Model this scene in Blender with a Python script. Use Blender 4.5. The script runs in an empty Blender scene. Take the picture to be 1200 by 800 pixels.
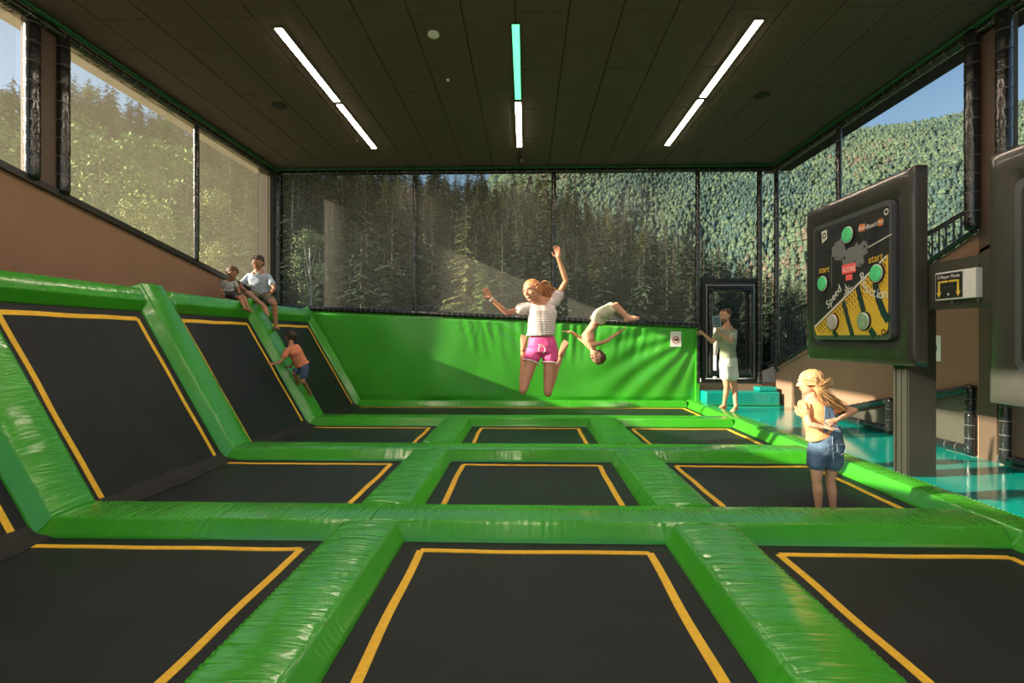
import bpy, bmesh, math, random
import numpy as np
from mathutils import Vector, Matrix

R = math.radians
random.seed(7)
rng = np.random.RandomState(11)
scene = bpy.context.scene
col = scene.collection

# ------------------------------------------------------------------ camera
F = 590.0
YAW = math.atan(16 / F)
CAMZ = 1.5
cam_d = bpy.data.cameras.new('camera')
cam_d.sensor_width = 36.0
cam_d.lens = F / 1200 * 36.0
cam_d.shift_y = -5 / 1200
cam_d.clip_end = 3000
cam = bpy.data.objects.new('camera', cam_d)
cam.location = (0, 0, CAMZ)
cam.rotation_euler = (R(90), 0, YAW)
col.objects.link(cam)
scene.camera = cam

# ------------------------------------------------------------------ sky, sun, exposure
world = bpy.data.worlds.new('sky')
scene.world = world
world.use_nodes = True
wn = world.node_tree
bg = wn.nodes['Background']
sky = wn.nodes.new('ShaderNodeTexSky')
sky.sky_type = 'NISHITA'
sky.sun_disc = False
sky.sun_elevation = R(22)
sky.sun_rotation = R(259.8)
sky.altitude = 900
sky.air_density = 1.2
sky.dust_density = 1.6
sky.ozone_density = 1.3
bg.inputs['Strength'].default_value = 0.145
wn.links.new(sky.outputs['Color'], bg.inputs['Color'])

SUN_DIR = Vector((1.0, 0.18, -0.405)).normalized()
sun_d = bpy.data.lights.new('sun', 'SUN')
sun_d.energy = 15.5
sun_d.angle = R(0.6)
sun_d.color = (1.0, 0.85, 0.64)
sun = bpy.data.objects.new('sun', sun_d)
sun.rotation_euler = SUN_DIR.to_track_quat('-Z', 'Y').to_euler()
sun.location = (-30, -5, 20)
col.objects.link(sun)

scene.view_settings.view_transform = 'Standard'
scene.view_settings.look = 'None'
scene.view_settings.gamma = 1
scene.view_settings.use_curve_mapping = False
scene.view_settings.exposure = 0.3
LED_STRENGTH = 42.0

# ------------------------------------------------------------------ materials
def new_mat(name):
    m = bpy.data.materials.new(name)
    m.use_nodes = True
    nt = m.node_tree
    return m, nt, nt.nodes['Principled BSDF']

def tex_coord(nt, scale=(1, 1, 1), kind='Object', rot=(0, 0, 0)):
    tc = nt.nodes.new('ShaderNodeTexCoord')
    mp = nt.nodes.new('ShaderNodeMapping')
    mp.inputs['Scale'].default_value = scale
    mp.inputs['Rotation'].default_value = rot
    nt.links.new(tc.outputs[kind], mp.inputs['Vector'])
    return mp.outputs['Vector']

def mat(name, c, rough=0.5, metal=0.0, spec=0.5, coat=0.0, var=0.0, vscale=4.0, bump=0.0, bscale=60.0,
        sss=0.0, stretch=(1, 1, 1), emit=None, estr=0.0, sheen=0.0, detail=3):
    m, nt, b = new_mat(name)
    b.inputs['Base Color'].default_value = (*c, 1)
    b.inputs['Roughness'].default_value = rough
    b.inputs['Metallic'].default_value = metal
    b.inputs['Specular IOR Level'].default_value = spec
    b.inputs['Coat Weight'].default_value = coat
    b.inputs['Coat Roughness'].default_value = 0.12
    b.inputs['Sheen Weight'].default_value = sheen
    if sss:
        b.inputs['Subsurface Weight'].default_value = sss
        b.inputs['Subsurface Radius'].default_value = (0.02, 0.008, 0.004)
        b.inputs['Subsurface Scale'].default_value = 0.5
    if emit:
        b.inputs['Emission Color'].default_value = (*emit, 1)
        b.inputs['Emission Strength'].default_value = estr
    # every material gets a little procedural variation
    v = tex_coord(nt, stretch)
    n = nt.nodes.new('ShaderNodeTexNoise')
    n.inputs['Scale'].default_value = vscale
    n.inputs['Detail'].default_value = detail
    nt.links.new(v, n.inputs['Vector'])
    mr = nt.nodes.new('ShaderNodeMapRange')
    mr.inputs['From Min'].default_value = 0.3
    mr.inputs['From Max'].default_value = 0.7
    mr.inputs['To Min'].default_value = 1 - max(var, 0.03)
    mr.inputs['To Max'].default_value = 1 + max(var, 0.03)
    nt.links.new(n.outputs['Fac'], mr.inputs['Value'])
    mx = nt.nodes.new('ShaderNodeVectorMath')
    mx.operation = 'SCALE'
    mx.inputs[0].default_value = c
    nt.links.new(mr.outputs['Result'], mx.inputs['Scale'])
    nt.links.new(mx.outputs['Vector'], b.inputs['Base Color'])
    if bump:
        n2 = nt.nodes.new('ShaderNodeTexNoise')
        n2.inputs['Scale'].default_value = bscale
        n2.inputs['Detail'].default_value = 4
        nt.links.new(v, n2.inputs['Vector'])
        bp = nt.nodes.new('ShaderNodeBump')
        bp.inputs['Strength'].default_value = bump
        bp.inputs['Distance'].default_value = 0.01
        nt.links.new(n2.outputs['Fac'], bp.inputs['Height'])
        nt.links.new(bp.outputs['Normal'], b.inputs['Normal'])
    return m

def vinyl(name, c, rough=0.3, wr=0.6, sc=(14, 2.2, 2.2), spec=0.5, topface=False):
    """glossy gathered vinyl: creases run across local x"""
    m, nt, b = new_mat(name)
    b.inputs['Roughness'].default_value = rough
    b.inputs['Specular IOR Level'].default_value = spec
    b.inputs['Coat Weight'].default_value = 0.5
    b.inputs['Coat Roughness'].default_value = 0.1
    v = tex_coord(nt, sc)
    n = nt.nodes.new('ShaderNodeTexNoise')
    n.inputs['Scale'].default_value = 1.6
    n.inputs['Detail'].default_value = 3
    n.inputs['Roughness'].default_value = 0.45
    n.inputs['Distortion'].default_value = 1.2
    nt.links.new(v, n.inputs['Vector'])
    bp = nt.nodes.new('ShaderNodeBump')
    bp.inputs['Strength'].default_value = wr
    bp.inputs['Distance'].default_value = 0.012
    nt.links.new(n.outputs['Fac'], bp.inputs['Height'])
    if topface:
        tcn = nt.nodes.new('ShaderNodeTexCoord'); sep = nt.nodes.new('ShaderNodeSeparateXYZ')
        mrn = nt.nodes.new('ShaderNodeMapRange'); mrn.inputs['From Min'].default_value = .75; mrn.inputs['From Max'].default_value = .95
        mrn.inputs['To Min'].default_value = wr * .22; mrn.inputs['To Max'].default_value = wr
        nt.links.new(tcn.outputs['Normal'], sep.inputs[0]); nt.links.new(sep.outputs['Z'], mrn.inputs['Value']); nt.links.new(mrn.outputs['Result'], bp.inputs['Strength'])
    nt.links.new(bp.outputs['Normal'], b.inputs['Normal'])
    n2 = nt.nodes.new('ShaderNodeTexNoise')
    n2.inputs['Scale'].default_value = 1.3
    v2 = tex_coord(nt)
    nt.links.new(v2, n2.inputs['Vector'])
    mr = nt.nodes.new('ShaderNodeMapRange')
    mr.inputs['From Min'].default_value = 0.3
    mr.inputs['From Max'].default_value = 0.7
    mr.inputs['To Min'].default_value = 0.88
    mr.inputs['To Max'].default_value = 1.1
    nt.links.new(n2.outputs['Fac'], mr.inputs['Value'])
    mx = nt.nodes.new('ShaderNodeVectorMath')
    mx.operation = 'SCALE'
    mx.inputs[0].default_value = c
    nt.links.new(mr.outputs['Result'], mx.inputs['Scale'])
    nt.links.new(mx.outputs['Vector'], b.inputs['Base Color'])
    return m

def net_mat(name, c, cover, threads=False):
    """woven safety net too fine to see its threads: part cloth, part open"""
    m, nt, b = new_mat(name)
    out = nt.nodes['Material Output']
    nt.nodes.remove(b)
    tr = nt.nodes.new('ShaderNodeBsdfTransparent')
    di = nt.nodes.new('ShaderNodeBsdfDiffuse')
    tl = nt.nodes.new('ShaderNodeBsdfTranslucent')
    di.inputs['Color'].default_value = (*c, 1)
    tl.inputs['Color'].default_value = (*c, 1)
    vt = tex_coord(nt, (1, 1, 1))
    nz = nt.nodes.new('ShaderNodeTexNoise'); nz.inputs['Scale'].default_value = 140; nz.inputs['Detail'].default_value = 1
    nt.links.new(vt, nz.inputs['Vector'])
    bz = nt.nodes.new('ShaderNodeBump'); bz.inputs['Strength'].default_value = 1.0; bz.inputs['Distance'].default_value = 0.02
    nt.links.new(nz.outputs['Fac'], bz.inputs['Height']); nt.links.new(bz.outputs['Normal'], di.inputs['Normal'])
    a = nt.nodes.new('ShaderNodeMixShader')
    a.inputs[0].default_value = 0.12 if threads else 0.4
    if threads:
        # upright threads are round: half their surface looks sideways
        d1 = nt.nodes.new('ShaderNodeBsdfDiffuse'); d2 = nt.nodes.new('ShaderNodeBsdfDiffuse'); dm = nt.nodes.new('ShaderNodeMixShader')
        for d_, sx_ in ((d1, -1), (d2, 1)):
            d_.inputs['Color'].default_value = (*c, 1)
            cx = nt.nodes.new('ShaderNodeCombineXYZ'); cx.inputs[0].default_value = .95 * sx_; cx.inputs[1].default_value = -.31
            nt.links.new(cx.outputs[0], d_.inputs['Normal'])
        nt.links.new(d1.outputs[0], dm.inputs[1]); nt.links.new(d2.outputs[0], dm.inputs[2])
        di = dm
    nt.links.new(di.outputs[0], a.inputs[1])
    nt.links.new(tl.outputs[0], a.inputs[2])
    v = tex_coord(nt, (1, 1, 1))
    n = nt.nodes.new('ShaderNodeTexNoise')
    n.inputs['Scale'].default_value = 2.2
    n.inputs['Detail'].default_value = 5
    nt.links.new(v, n.inputs['Vector'])
    mr = nt.nodes.new('ShaderNodeMapRange')
    mr.inputs['To Min'].default_value = cover * 0.75
    mr.inputs['To Max'].default_value = cover * 1.25
    nt.links.new(n.outputs['Fac'], mr.inputs['Value'])
    mx = nt.nodes.new('ShaderNodeMixShader')
    nt.links.new(mr.outputs['Result'], mx.inputs[0])
    nt.links.new(tr.outputs[0], mx.inputs[1])
    nt.links.new(a.outputs[0], mx.inputs[2])
    nt.links.new(mx.outputs[0], out.inputs[0])
    return m

def glass_mat():
    m, nt, b = new_mat('window glass')
    out = nt.nodes['Material Output']
    nt.nodes.remove(b)
    tr = nt.nodes.new('ShaderNodeBsdfTransparent')
    tr.inputs['Color'].default_value = (0.93, 0.96, 0.95, 1)
    gl = nt.nodes.new('ShaderNodeBsdfGlossy')
    gl.inputs['Roughness'].default_value = 0.35
    mx = nt.nodes.new('ShaderNodeMixShader')
    mx.inputs[0].default_value = 0.02
    nt.links.new(tr.outputs[0], mx.inputs[1])
    nt.links.new(gl.outputs[0], mx.inputs[2])
    nt.links.new(mx.outputs[0], out.inputs[0])
    return m

GREEN = vinyl('green vinyl', (0.045, 0.36, 0.018), 0.22, 0.9, (17, 1.8, 2.0), 0.5, True)
GREEN_LONG = GREEN
GREEN_WALL = vinyl('green wall vinyl', (0.05, 0.38, 0.022), 0.36, 0.25, (2.5, 2.5, 2.5))
SEAM = mat('seam thread', (0.10, 0.42, 0.05), 0.6)
TEAL = vinyl('teal floor vinyl', (0.0, 0.30, 0.25), 0.13, 0.06, (1.2, 1.2, 1.2))
TEAL_BOX = vinyl('teal box vinyl', (0.0, 0.30, 0.26), 0.35, 0.5, (8, 4, 4))
BLACK_VINYL = vinyl('black vinyl', (0.012, 0.012, 0.013), 0.22, 0.5, (12, 12, 12))
PANEL_VINYL = vinyl('charcoal vinyl', (0.036, 0.034, 0.030), 0.42, 0.35, (3, 3, 3))
PANEL_VINYL2 = vinyl('charcoal vinyl right', (0.05, 0.048, 0.043), 0.42, 0.35, (3, 3, 3))
TAPE = mat('yellow webbing', (0.85, 0.50, 0.03), 0.65, var=0.1, vscale=30, bump=0.3, bscale=250)
MAT_BLACK = mat('trampoline weave', (0.0135, 0.0155, 0.0195), 0.42, spec=0.28, var=0.25, vscale=1.6, bump=0.35, bscale=420, stretch=(1, 2.5, 1))
SKIRT = mat('black skirt cloth', (0.012, 0.012, 0.013), 0.7, bump=0.3, bscale=30)
CEIL = mat('wood wool panel', (0.165, 0.125, 0.108), 0.95, spec=0.1, var=0.35, vscale=55, bump=1.0, bscale=110, detail=6)
CEIL_BACK = mat('ceiling void', (0.008, 0.008, 0.008), 0.95)
BROWN = mat('brown plaster wall', (0.30, 0.175, 0.12), 0.8, spec=0.2, var=0.06, vscale=2, bump=0.1, bscale=90)
BROWN_PIL = mat('brown metal cladding', (0.10, 0.065, 0.045), 0.55, var=0.05)
OLIVE = mat('olive steel', (0.06, 0.058, 0.045), 0.4, var=0.1)
DARK_FRAME = mat('dark window frame', (0.022, 0.021, 0.020), 0.45)
TIE = mat('cable tie', (0.10, 0.10, 0.10), 0.25)
GREEN_TRIM = mat('green net border', (0.015, 0.13, 0.04), 0.6, bump=0.5, bscale=80)
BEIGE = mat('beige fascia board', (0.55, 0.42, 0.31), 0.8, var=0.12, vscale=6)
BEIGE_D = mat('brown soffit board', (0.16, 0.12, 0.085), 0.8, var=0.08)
INK = mat('marker ink', (0.03, 0.02, 0.015), 0.8)
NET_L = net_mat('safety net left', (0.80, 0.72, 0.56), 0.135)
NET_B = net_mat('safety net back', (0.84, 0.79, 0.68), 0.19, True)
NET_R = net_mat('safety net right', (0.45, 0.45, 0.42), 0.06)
GLASS = glass_mat()
LED = mat('warm light strip', (1, 0.9, 0.8), 0.5, emit=(1.0, 0.80, 0.62), estr=LED_STRENGTH)
LED_G = mat('green light strip', (0.3, 0.9, 0.5), 0.5, emit=(0.10, 0.85, 0.32), estr=2.0)
LED_RIM = mat('light strip profile', (0.03, 0.03, 0.03), 0.5)
WHITE = mat('white plastic', (0.8, 0.8, 0.78), 0.4)
PALE = mat('pale concrete', (0.50, 0.46, 0.40), 0.85, var=0.1, bump=0.3)
RAIL = mat('black railing steel', (0.02, 0.02, 0.02), 0.4)
GREY_RIM = mat('grey speckled rim', (0.17, 0.18, 0.20), 0.35, metal=0.6, var=0.25, vscale=120)
STEEL = mat('column steel', (0.05, 0.048, 0.042), 0.33, metal=0.3, var=0.08)

# ------------------------------------------------------------------ geometry helpers
def cam_dir(px, py):
    u = (px - 600) / F
    v = (395 - py) / F
    c, s = math.cos(YAW), math.sin(YAW)
    return Vector((u * c - s, u * s + c, v))

def at(px, py, Y):
    d = cam_dir(px, py)
    return Vector((0, 0, CAMZ)) + d * (Y / d.y)

def wy(px, X):
    d = cam_dir(px, 395)
    return X * d.y / d.x

def ray_plane(px, py, p, n):
    d = cam_dir(px, py)
    o = Vector((0, 0, CAMZ))
    return o + d * ((Vector(p) - o).dot(n) / d.dot(n))

def tag(o, label=None, cat=None, group=None, kind=None):
    if label: o['label'] = label
    if cat: o['category'] = cat
    if group: o['group'] = group
    if kind: o['kind'] = kind
    return o

def empty(name, loc=(0, 0, 0), label=None, cat=None, group=None, kind=None, M=None):
    o = bpy.data.objects.new(name, None)
    o.empty_display_size = 0.1
    if M is not None:
        o.matrix_world = M
        o['_m'] = 1
        MATS[o.name] = M
    else:
        o.location = loc
        MATS[o.name] = Matrix.Translation(Vector(loc))
    col.objects.link(o)
    if '_m' in o: del o['_m']
    return tag(o, label, cat, group, kind)

MATS = {}

def mk(name, V, Fc, m, parent=None, smooth=False, local=False, M=None):
    """one mesh object. V in world coords unless local; M = own matrix for local coords"""
    me = bpy.data.meshes.new(name)
    V = [tuple(v) for v in V]
    if parent is not None and not local:
        root = parent
        base = MATS.get(root.name, Matrix.Identity(4))
        inv = base.inverted()
        V = [tuple(inv @ Vector(v)) for v in V]
    me.from_pydata(V, [], [tuple(int(i) for i in f) for f in Fc])
    if m is not None:
        me.materials.append(m)
    if smooth:
        me.polygons.foreach_set('use_smooth', [True] * len(me.polygons))
    me.update()
    o = bpy.data.objects.new(name, me)
    if name in ('seam', 'cable_ties', 'halftone_dots', 'ink_specks', 'hair_tufts', 'curly_ponytail', 'windblown_ponytail', 'pocket_stitching'): o['kind'] = 'stuff'
    if M is not None:
        o.matrix_world = M
    col.objects.link(o)
    if parent is not None:
        o.parent = parent
        MATS[o.name] = MATS.get(parent.name, Matrix.Identity(4)).copy()
    else:
        MATS[o.name] = M if M is not None else Matrix.Identity(4)
    return o

class MB:
    def __init__(s): s.V = []; s.F = []
    def add(s, V, Fc):
        n = len(s.V)
        s.V += [Vector(v) for v in V]
        s.F += [tuple(i + n for i in f) for f in Fc]
        return s
    def box(s, x0, y0, z0, x1, y1, z1):
        V = [(x0, y0, z0), (x1, y0, z0), (x1, y1, z0), (x0, y1, z0), (x0, y0, z1), (x1, y0, z1), (x1, y1, z1), (x0, y1, z1)]
        return s.add(V, [(0, 3, 2, 1), (4, 5, 6, 7), (0, 1, 5, 4), (1, 2, 6, 5), (2, 3, 7, 6), (3, 0, 4, 7)])
    def prism(s, poly, d):
        """poly list of 3d points, extruded by vector d"""
        n = len(poly); d = Vector(d)
        V = [Vector(p) for p in poly] + [Vector(p) + d for p in poly]
        Fc = [tuple(reversed(range(n))), tuple(range(n, 2 * n))] + [(i, (i + 1) % n, (i + 1) % n + n, i + n) for i in range(n)]
        return s.add(V, Fc)
    def tube(s, pts, r, seg=8, cap=True):
        pts = [Vector(p) for p in pts]
        rs = r if isinstance(r, (list, tuple)) else [r] * len(pts)
        n0 = len(s.V)
        t = (pts[1] - pts[0]).normalized()
        a = Vector((0, 0, 1)) if abs(t.z) < 0.9 else Vector((1, 0, 0))
        u = t.cross(a).normalized()
        for i, p in enumerate(pts):
            if i == 0: t = pts[1] - pts[0]
            elif i == len(pts) - 1: t = pts[-1] - pts[-2]
            else: t = pts[i + 1] - pts[i - 1]
            t.normalize()
            u = (u - t * u.dot(t)).normalized()
            w = t.cross(u)
            for k in range(seg):
                a = 2 * math.pi * k / seg
                s.V.append(p + (u * math.cos(a) + w * math.sin(a)) * rs[i])
        for i in range(len(pts) - 1):
            for k in range(seg):
                k2 = (k + 1) % seg
                s.F.append((n0 + i * seg + k, n0 + i * seg + k2, n0 + (i + 1) * seg + k2, n0 + (i + 1) * seg + k))
        if cap:
            s.F.append(tuple(n0 + k for k in reversed(range(seg))))
            s.F.append(tuple(n0 + (len(pts) - 1) * seg + k for k in range(seg)))
        return s
    def sphere(s, c, r, seg=12, rings=8, ax=None):
        c = Vector(c)
        rr = r if isinstance(r, (tuple, list)) else (r, r, r)
        ax = ax or (Vector((1, 0, 0)), Vector((0, 1, 0)), Vector((0, 0, 1)))
        V = []; Fc = []
        for j in range(1, rings):
            th = math.pi * j / rings
            for i in range(seg):
                ph = 2 * math.pi * i / seg
                V.append(c + ax[0] * rr[0] * math.sin(th) * math.cos(ph) + ax[1] * rr[1] * math.sin(th) * math.sin(ph) + ax[2] * rr[2] * math.cos(th))
        V.append(c + ax[2] * rr[2]); V.append(c - ax[2] * rr[2])
        T = len(V) - 2; B = len(V) - 1
        for j in range(rings - 2):
            for i in range(seg):
                i2 = (i + 1) % seg
                Fc.append((j * seg + i, (j + 1) * seg + i, (j + 1) * seg + i2, j * seg + i2))
        for i in range(seg):
            i2 = (i + 1) % seg
            Fc.append((T, i, i2)); Fc.append((B, (rings - 2) * seg + i2, (rings - 2) * seg + i))
        return s.add(V, Fc)
    def cap(s, p0, p1, r0, r1, seg=12):
        """tapered capsule"""
        p0 = Vector(p0); p1 = Vector(p1)
        t = (p1 - p0)
        L = t.length
        if L < 1e-5: return s.sphere(p0, max(r0, r1))
        t.normalize()
        a = Vector((0, 0, 1)) if abs(t.z) < 0.9 else Vector((1, 0, 0))
        u = t.cross(a).normalized(); w = t.cross(u)
        rings = []
        for k in range(1, 5):
            th = math.pi / 2 * k / 4
            rings.append((p0 - t * r0 * math.cos(th), r0 * math.sin(th)))
        for k in range(0, 4):
            th = math.pi / 2 * k / 4
            rings.append((p1 + t * r1 * math.sin(th), r1 * math.cos(th)))
        V = []
        for c, rr in rings:
            for k in range(seg):
                a = 2 * math.pi * k / seg
                V.append(c + (u * math.cos(a) + w * math.sin(a)) * rr)
        V.append(p0 - t * r0); V.append(p1 + t * r1)
        Fc = []
        for i in range(len(rings) - 1):
            for k in range(seg):
                k2 = (k + 1) % seg
                Fc.append((i * seg + k, i * seg + k2, (i + 1) * seg + k2, (i + 1) * seg + k))
        A = len(V) - 2; B = len(V) - 1; n = (len(rings) - 1) * seg
        for k in range(seg):
            k2 = (k + 1) % seg
            Fc.append((A, k2, k)); Fc.append((B, n + k, n + k2))
        return s.add(V, Fc)
    def loft(s, secs, seg=20):
        """secs: list of (center, right(unit), fwd(unit), rx, ry)"""
        V = []
        for c, rt, fw, rx, ry in secs:
            for k in range(seg):
                a = 2 * math.pi * k / seg
                ca, sa = math.cos(a), math.sin(a)
                e = 0.85
                ca = math.copysign(abs(ca) ** e, ca); sa = math.copysign(abs(sa) ** e, sa)
                V.append(Vector(c) + rt * rx * ca + fw * ry * sa)
        n = len(secs)
        Fc = []
        for i in range(n - 1):
            for k in range(seg):
                k2 = (k + 1) % seg
                Fc.append((i * seg + k, i * seg + k2, (i + 1) * seg + k2, (i + 1) * seg + k))
        Fc.append(tuple(reversed(range(seg))))
        Fc.append(tuple((n - 1) * seg + k for k in range(seg)))
        return s.add(V, Fc)
    def disc(s, c, r, u, w, d=0.0, seg=24):
        c = Vector(c); u = Vector(u); w = Vector(w); n = u.cross(w).normalized()
        V = [c + u * r * math.cos(2 * math.pi * k / seg) + w * r * math.sin(2 * math.pi * k / seg) for k in range(seg)]
        return s.prism(V, n * d) if d else s.add(V, [tuple(range(seg))])
    def build(s, name, m, parent=None, smooth=False, local=False, M=None):
        return mk(name, s.V, s.F, m, parent, smooth, local, M)

def bevel(o, w=0.01, seg=2):
    bm = bmesh.new(); bm.from_mesh(o.data)
    bmesh.ops.bevel(bm, geom=[e for e in bm.edges], offset=w, segments=seg, affect='EDGES', profile=0.6)
    bm.to_mesh(o.data); bm.free()
    return o

def waves(n, kx, ky, seed):
    r = np.random.RandomState(seed)
    P = []
    for i in range(n):
        P.append((r.uniform(*kx), r.uniform(-ky, ky), r.uniform(0, 6.28), r.uniform(0.5, 1.0)))
    def f(x, y):
        s = 0
        for a, b, p, w in P:
            s = s + w * np.sin(a * x + b * y + p)
        return s / n ** 0.5
    return f

# ------------------------------------------------------------------ the trampoline grid (all metres)
XL = -3.68                      # foot of the sloping beds
SL = 2.44                       # their length up the 60 degree slope
INC = Vector((-0.5, 0, 0.866)); INCN = Vector((0.866, 0, 0.5))
LB = (-1.44, -0.89); RB = (1.01, 1.60); RE = (3.45, 3.87)
ROWS = [(1.30, 3.67), (4.21, 6.06), (6.60, 8.45), (8.99, 10.82)]
BARS = [(3.67, 4.21), (6.06, 6.60), (8.45, 8.99)]
YB = 11.15
ZC = 5.26
XW = -5.63; XR = 5.44
T = 0.135; SLP = 0.08
TOPZ = INC.z * SL

seedc = [0]
def pad(name, O, ex, ey, L, W, label, group, t=T, s0=SLP, s1=SLP, m0=0.0, m1=0.0, amp=0.0035, material=None, seams=(0, 1), skew0=0.0, skew1=0.0):
    """padded bar; O = origin, ex along the length, ey across; m0/m1 tilt the ends by m*z (mitre), skew by m*y"""
    seedc[0] += 1
    ex = Vector(ex).normalized(); ey = Vector(ey).normalized(); ez = ex.cross(ey)
    M = Matrix((ex, ey, ez)).transposed().to_4x4(); M.translation = Vector(O)
    nx = int(min(260, max(30, L / 0.014)))
    prof = []
    def lin(a, b, n):
        for i in range(n):
            k = i / n
            prof.append((a[0] + (b[0] - a[0]) * k, a[1] + (b[1] - a[1]) * k))
    h = t * 0.93
    lin((0, -0.02), (0, 0.012), 1); lin((0, 0.012), (s0, h), 6); lin((s0, h), (W - s1, h), 16); lin((W - s1, h), (W, 0.012), 6); lin((W, 0.012), (W, -0.02), 1)
    prof.append((W, -0.02))
    prof = np.array(prof)
    npf = len(prof)
    f1 = waves(9, (60, 210), 9, seedc[0]); f2 = waves(5, (5, 16), 6, seedc[0] + 500); f3 = waves(5, (18, 45), 5, seedc[0] + 900)
    xs = np.linspace(0, L, nx)
    X, J = np.meshgrid(xs, np.arange(npf), indexing='ij')
    Yp = prof[J, 0]; Zp = prof[J, 1].copy()
    wy = (Yp - s0) / max(1e-6, W - s0 - s1)
    top = np.clip(1 - (2 * wy - 1) ** 2, 0, 1) * ((wy > 0) & (wy < 1))
    dn = amp * (0.55 * f1(X, Yp) * (0.45 + 0.55 * (f3(X * 0.3, Yp) > 0)) + 0.35 * f3(X, Yp) + 0.35 * f2(X, Yp))
    dn = dn * np.clip((Zp - 0.0) / 0.05, 0, 1)
    # gathers are deepest close to the ridge seams
    ridge = np.exp(-((Yp - s0) / 0.05) ** 2) + np.exp(-((Yp - (W - s1)) / 0.05) ** 2)
    dn = dn * (0.6 + 0.7 * ridge)
    side = (wy <= 0) | (wy >= 1)
    Zn = Zp + 0.012 * top + np.where(side, dn * 0.3, dn)
    Yn = Yp + np.where(wy <= 0, -dn * 0.35, 0) + np.where(wy >= 1, dn * 0.35, 0)
    k = X / L
    X2 = X + (1 - k) * (m0 * np.clip(Zn, 0, 1) + skew0 * Yp) - k * (m1 * np.clip(Zn, 0, 1) + skew1 * Yp)
    V = np.stack([X2, Yn, Zn], -1).reshape(-1, 3)
    Fc = []
    for i in range(nx - 1):
        for j in range(npf - 1):
            a = i * npf + j
            Fc.append((a, a + npf, a + npf + 1, a + 1))
    Fc.append(tuple(range(npf))); Fc.append(tuple((nx - 1) * npf + j for j in reversed(range(npf))))
    o = mk(name, V.tolist(), Fc, material or GREEN, None, True, M=M)
    tag(o, label, 'padding', group)
    # stitched ridge seams
    for q in seams:
        j = 7 if q == 0 else npf - 8
        idx = range(1, nx - 1)
        st = MB()
        for i in idx:
            if i % 3: continue
            p = V[i * npf + j]; p2 = V[min(nx - 1, i + 1) * npf + j]
            st.tube([(p[0], p[1], p[2] + 0.001), (p2[0], p2[1], p2[2] + 0.001)], 0.0019, 4)
        st.build('seam', SEAM, o, local=True)
    return o

EY = Vector((0, 1, 0)); EX = Vector((1, 0, 0))
rown = ['nearest', 'second', 'third']
g = 'green padded bars running across the trampoline hall'
pend = [(XL, -1.17), (-1.17, 1.3), (1.3, 3.47)]
segn = ['left', 'middle', 'right']
where = [['from the sloping bed to the left aisle pad', 'between the two long aisle pads', 'towards the steel column'],
         ['under the climbing boy\'s row', 'under the jumping girl', 'level with the girl in denim shorts'],
         ['at the foot of the far slope', 'straight below the boy in a somersault', 'reaching the teal deck']]
for i, (y0, y1) in enumerate(BARS):
    for j, (x0, x1) in enumerate(pend):
        # ex = -X so that ez = up with ey = -Y? keep right handed: ex=+X, ey=+Y -> ez=+Z
        pad('crosswise_padding', (x0, y0, 0), EX, EY, x1 - x0 - 0.004, y1 - y0,
            'green crosswise bar, %s row, %s section %s' % (rown[i], segn[j], where[i][j]), g,
            m0=0.577 if j == 0 else 0, m1=0)
# long pads
g = 'green padded bars running away from the camera'
rr = [('nearest', 0), ('second', 1), ('third', 2)]
for i in range(3):
    y0, y1 = ROWS[i]
    for (x0, x1), sd in ((LB, 'left'), (RB, 'right')):
        # slope of cross bars: start/finish on their side faces
        pad('lengthwise_padding', (x1, y0 - (0.0 if i == 0 else SLP * 0.6), 0.002), EY, -EX, y1 - y0 + SLP * (0.6 if i == 0 else 1.2), x1 - x0,
            'green padded aisle bar along the %s side of the middle bed, %s row' % (sd, ['front', 'second', 'third'][i]), g,
            amp=0.005)
# right edge pads
for i in range(4):
    y0 = ROWS[i][0] - (0.54 if i else 0); y1 = ROWS[i][1] + (0 if i < 3 else 0.30)
    pad('edge_padding', (RE[1], y0, 0.0), EY, -EX, y1 - y0 - 0.004, RE[1] - RE[0],
        'green edge bar between the %s right-hand bed and the teal deck' % ['front', 'second', 'third', 'rear'][i],
        'green edge bars along the teal deck', amp=0.004)
# back pad at the foot of the green wall
bx = [(XL, -1.5), (-1.5, 0.9), (0.9, 3.45)]
for j, (x0, x1) in enumerate(bx):
    pad('foot_padding', (x0, 10.82, 0), EX, EY, x1 - x0 - 0.004, 0.30,
        'low green vinyl pad at the foot of the green back wall, %s third' % segn[j], 'pads at the foot of the back wall', s1=0.01, m0=0.577 if j == 0 else 0, seams=(0,))

# sloping side: bars up the slope and top pads
sb = [BARS[0], BARS[1], BARS[2], (10.82, 11.05)]
nm = ['nearest, at the left picture edge', 'second, between the two large sloping beds', 'third, below the seated child', 'last, against the green back wall']
for i, (y0, y1) in enumerate(sb):
    O = Vector((XL, y0, 0))
    # ex up the slope, ey such that ez = INCN : ex x ey = n  ->  ey = n x ex
    ey = INCN.cross(INC)
    if ey.y < 0:
        O = Vector((XL, y1, 0))
    pad('slope_padding', O, INC, ey, SL, y1 - y0,
        'green vinyl padded bar climbing the left slope, %s' % nm[i], 'green padded bars climbing the slope', m0=0.577, amp=0.004)
trows = [(1.3, 3.67), (4.21, 6.06), (6.60, 8.45), (8.99, 10.82)]
for i, (y0, y1) in enumerate(trows):
    W = 0.34
    O = Vector((XL, y0, 0)) + INC * (SL)
    ey = INCN.cross(EY)    # ex=+Y
    if ey.dot(INC) > 0:
        O = Vector((XL, y0, 0)) + INC * (SL - W)
    pad('ridge_padding', O, EY, ey, y1 - y0, W,
        'green vinyl pad along the top of the slope above the %s sloping bed' % ['nearest', 'second', 'third', 'fourth and farthest'][i],
        'pads along the top of the slope', amp=0.0035)

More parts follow.
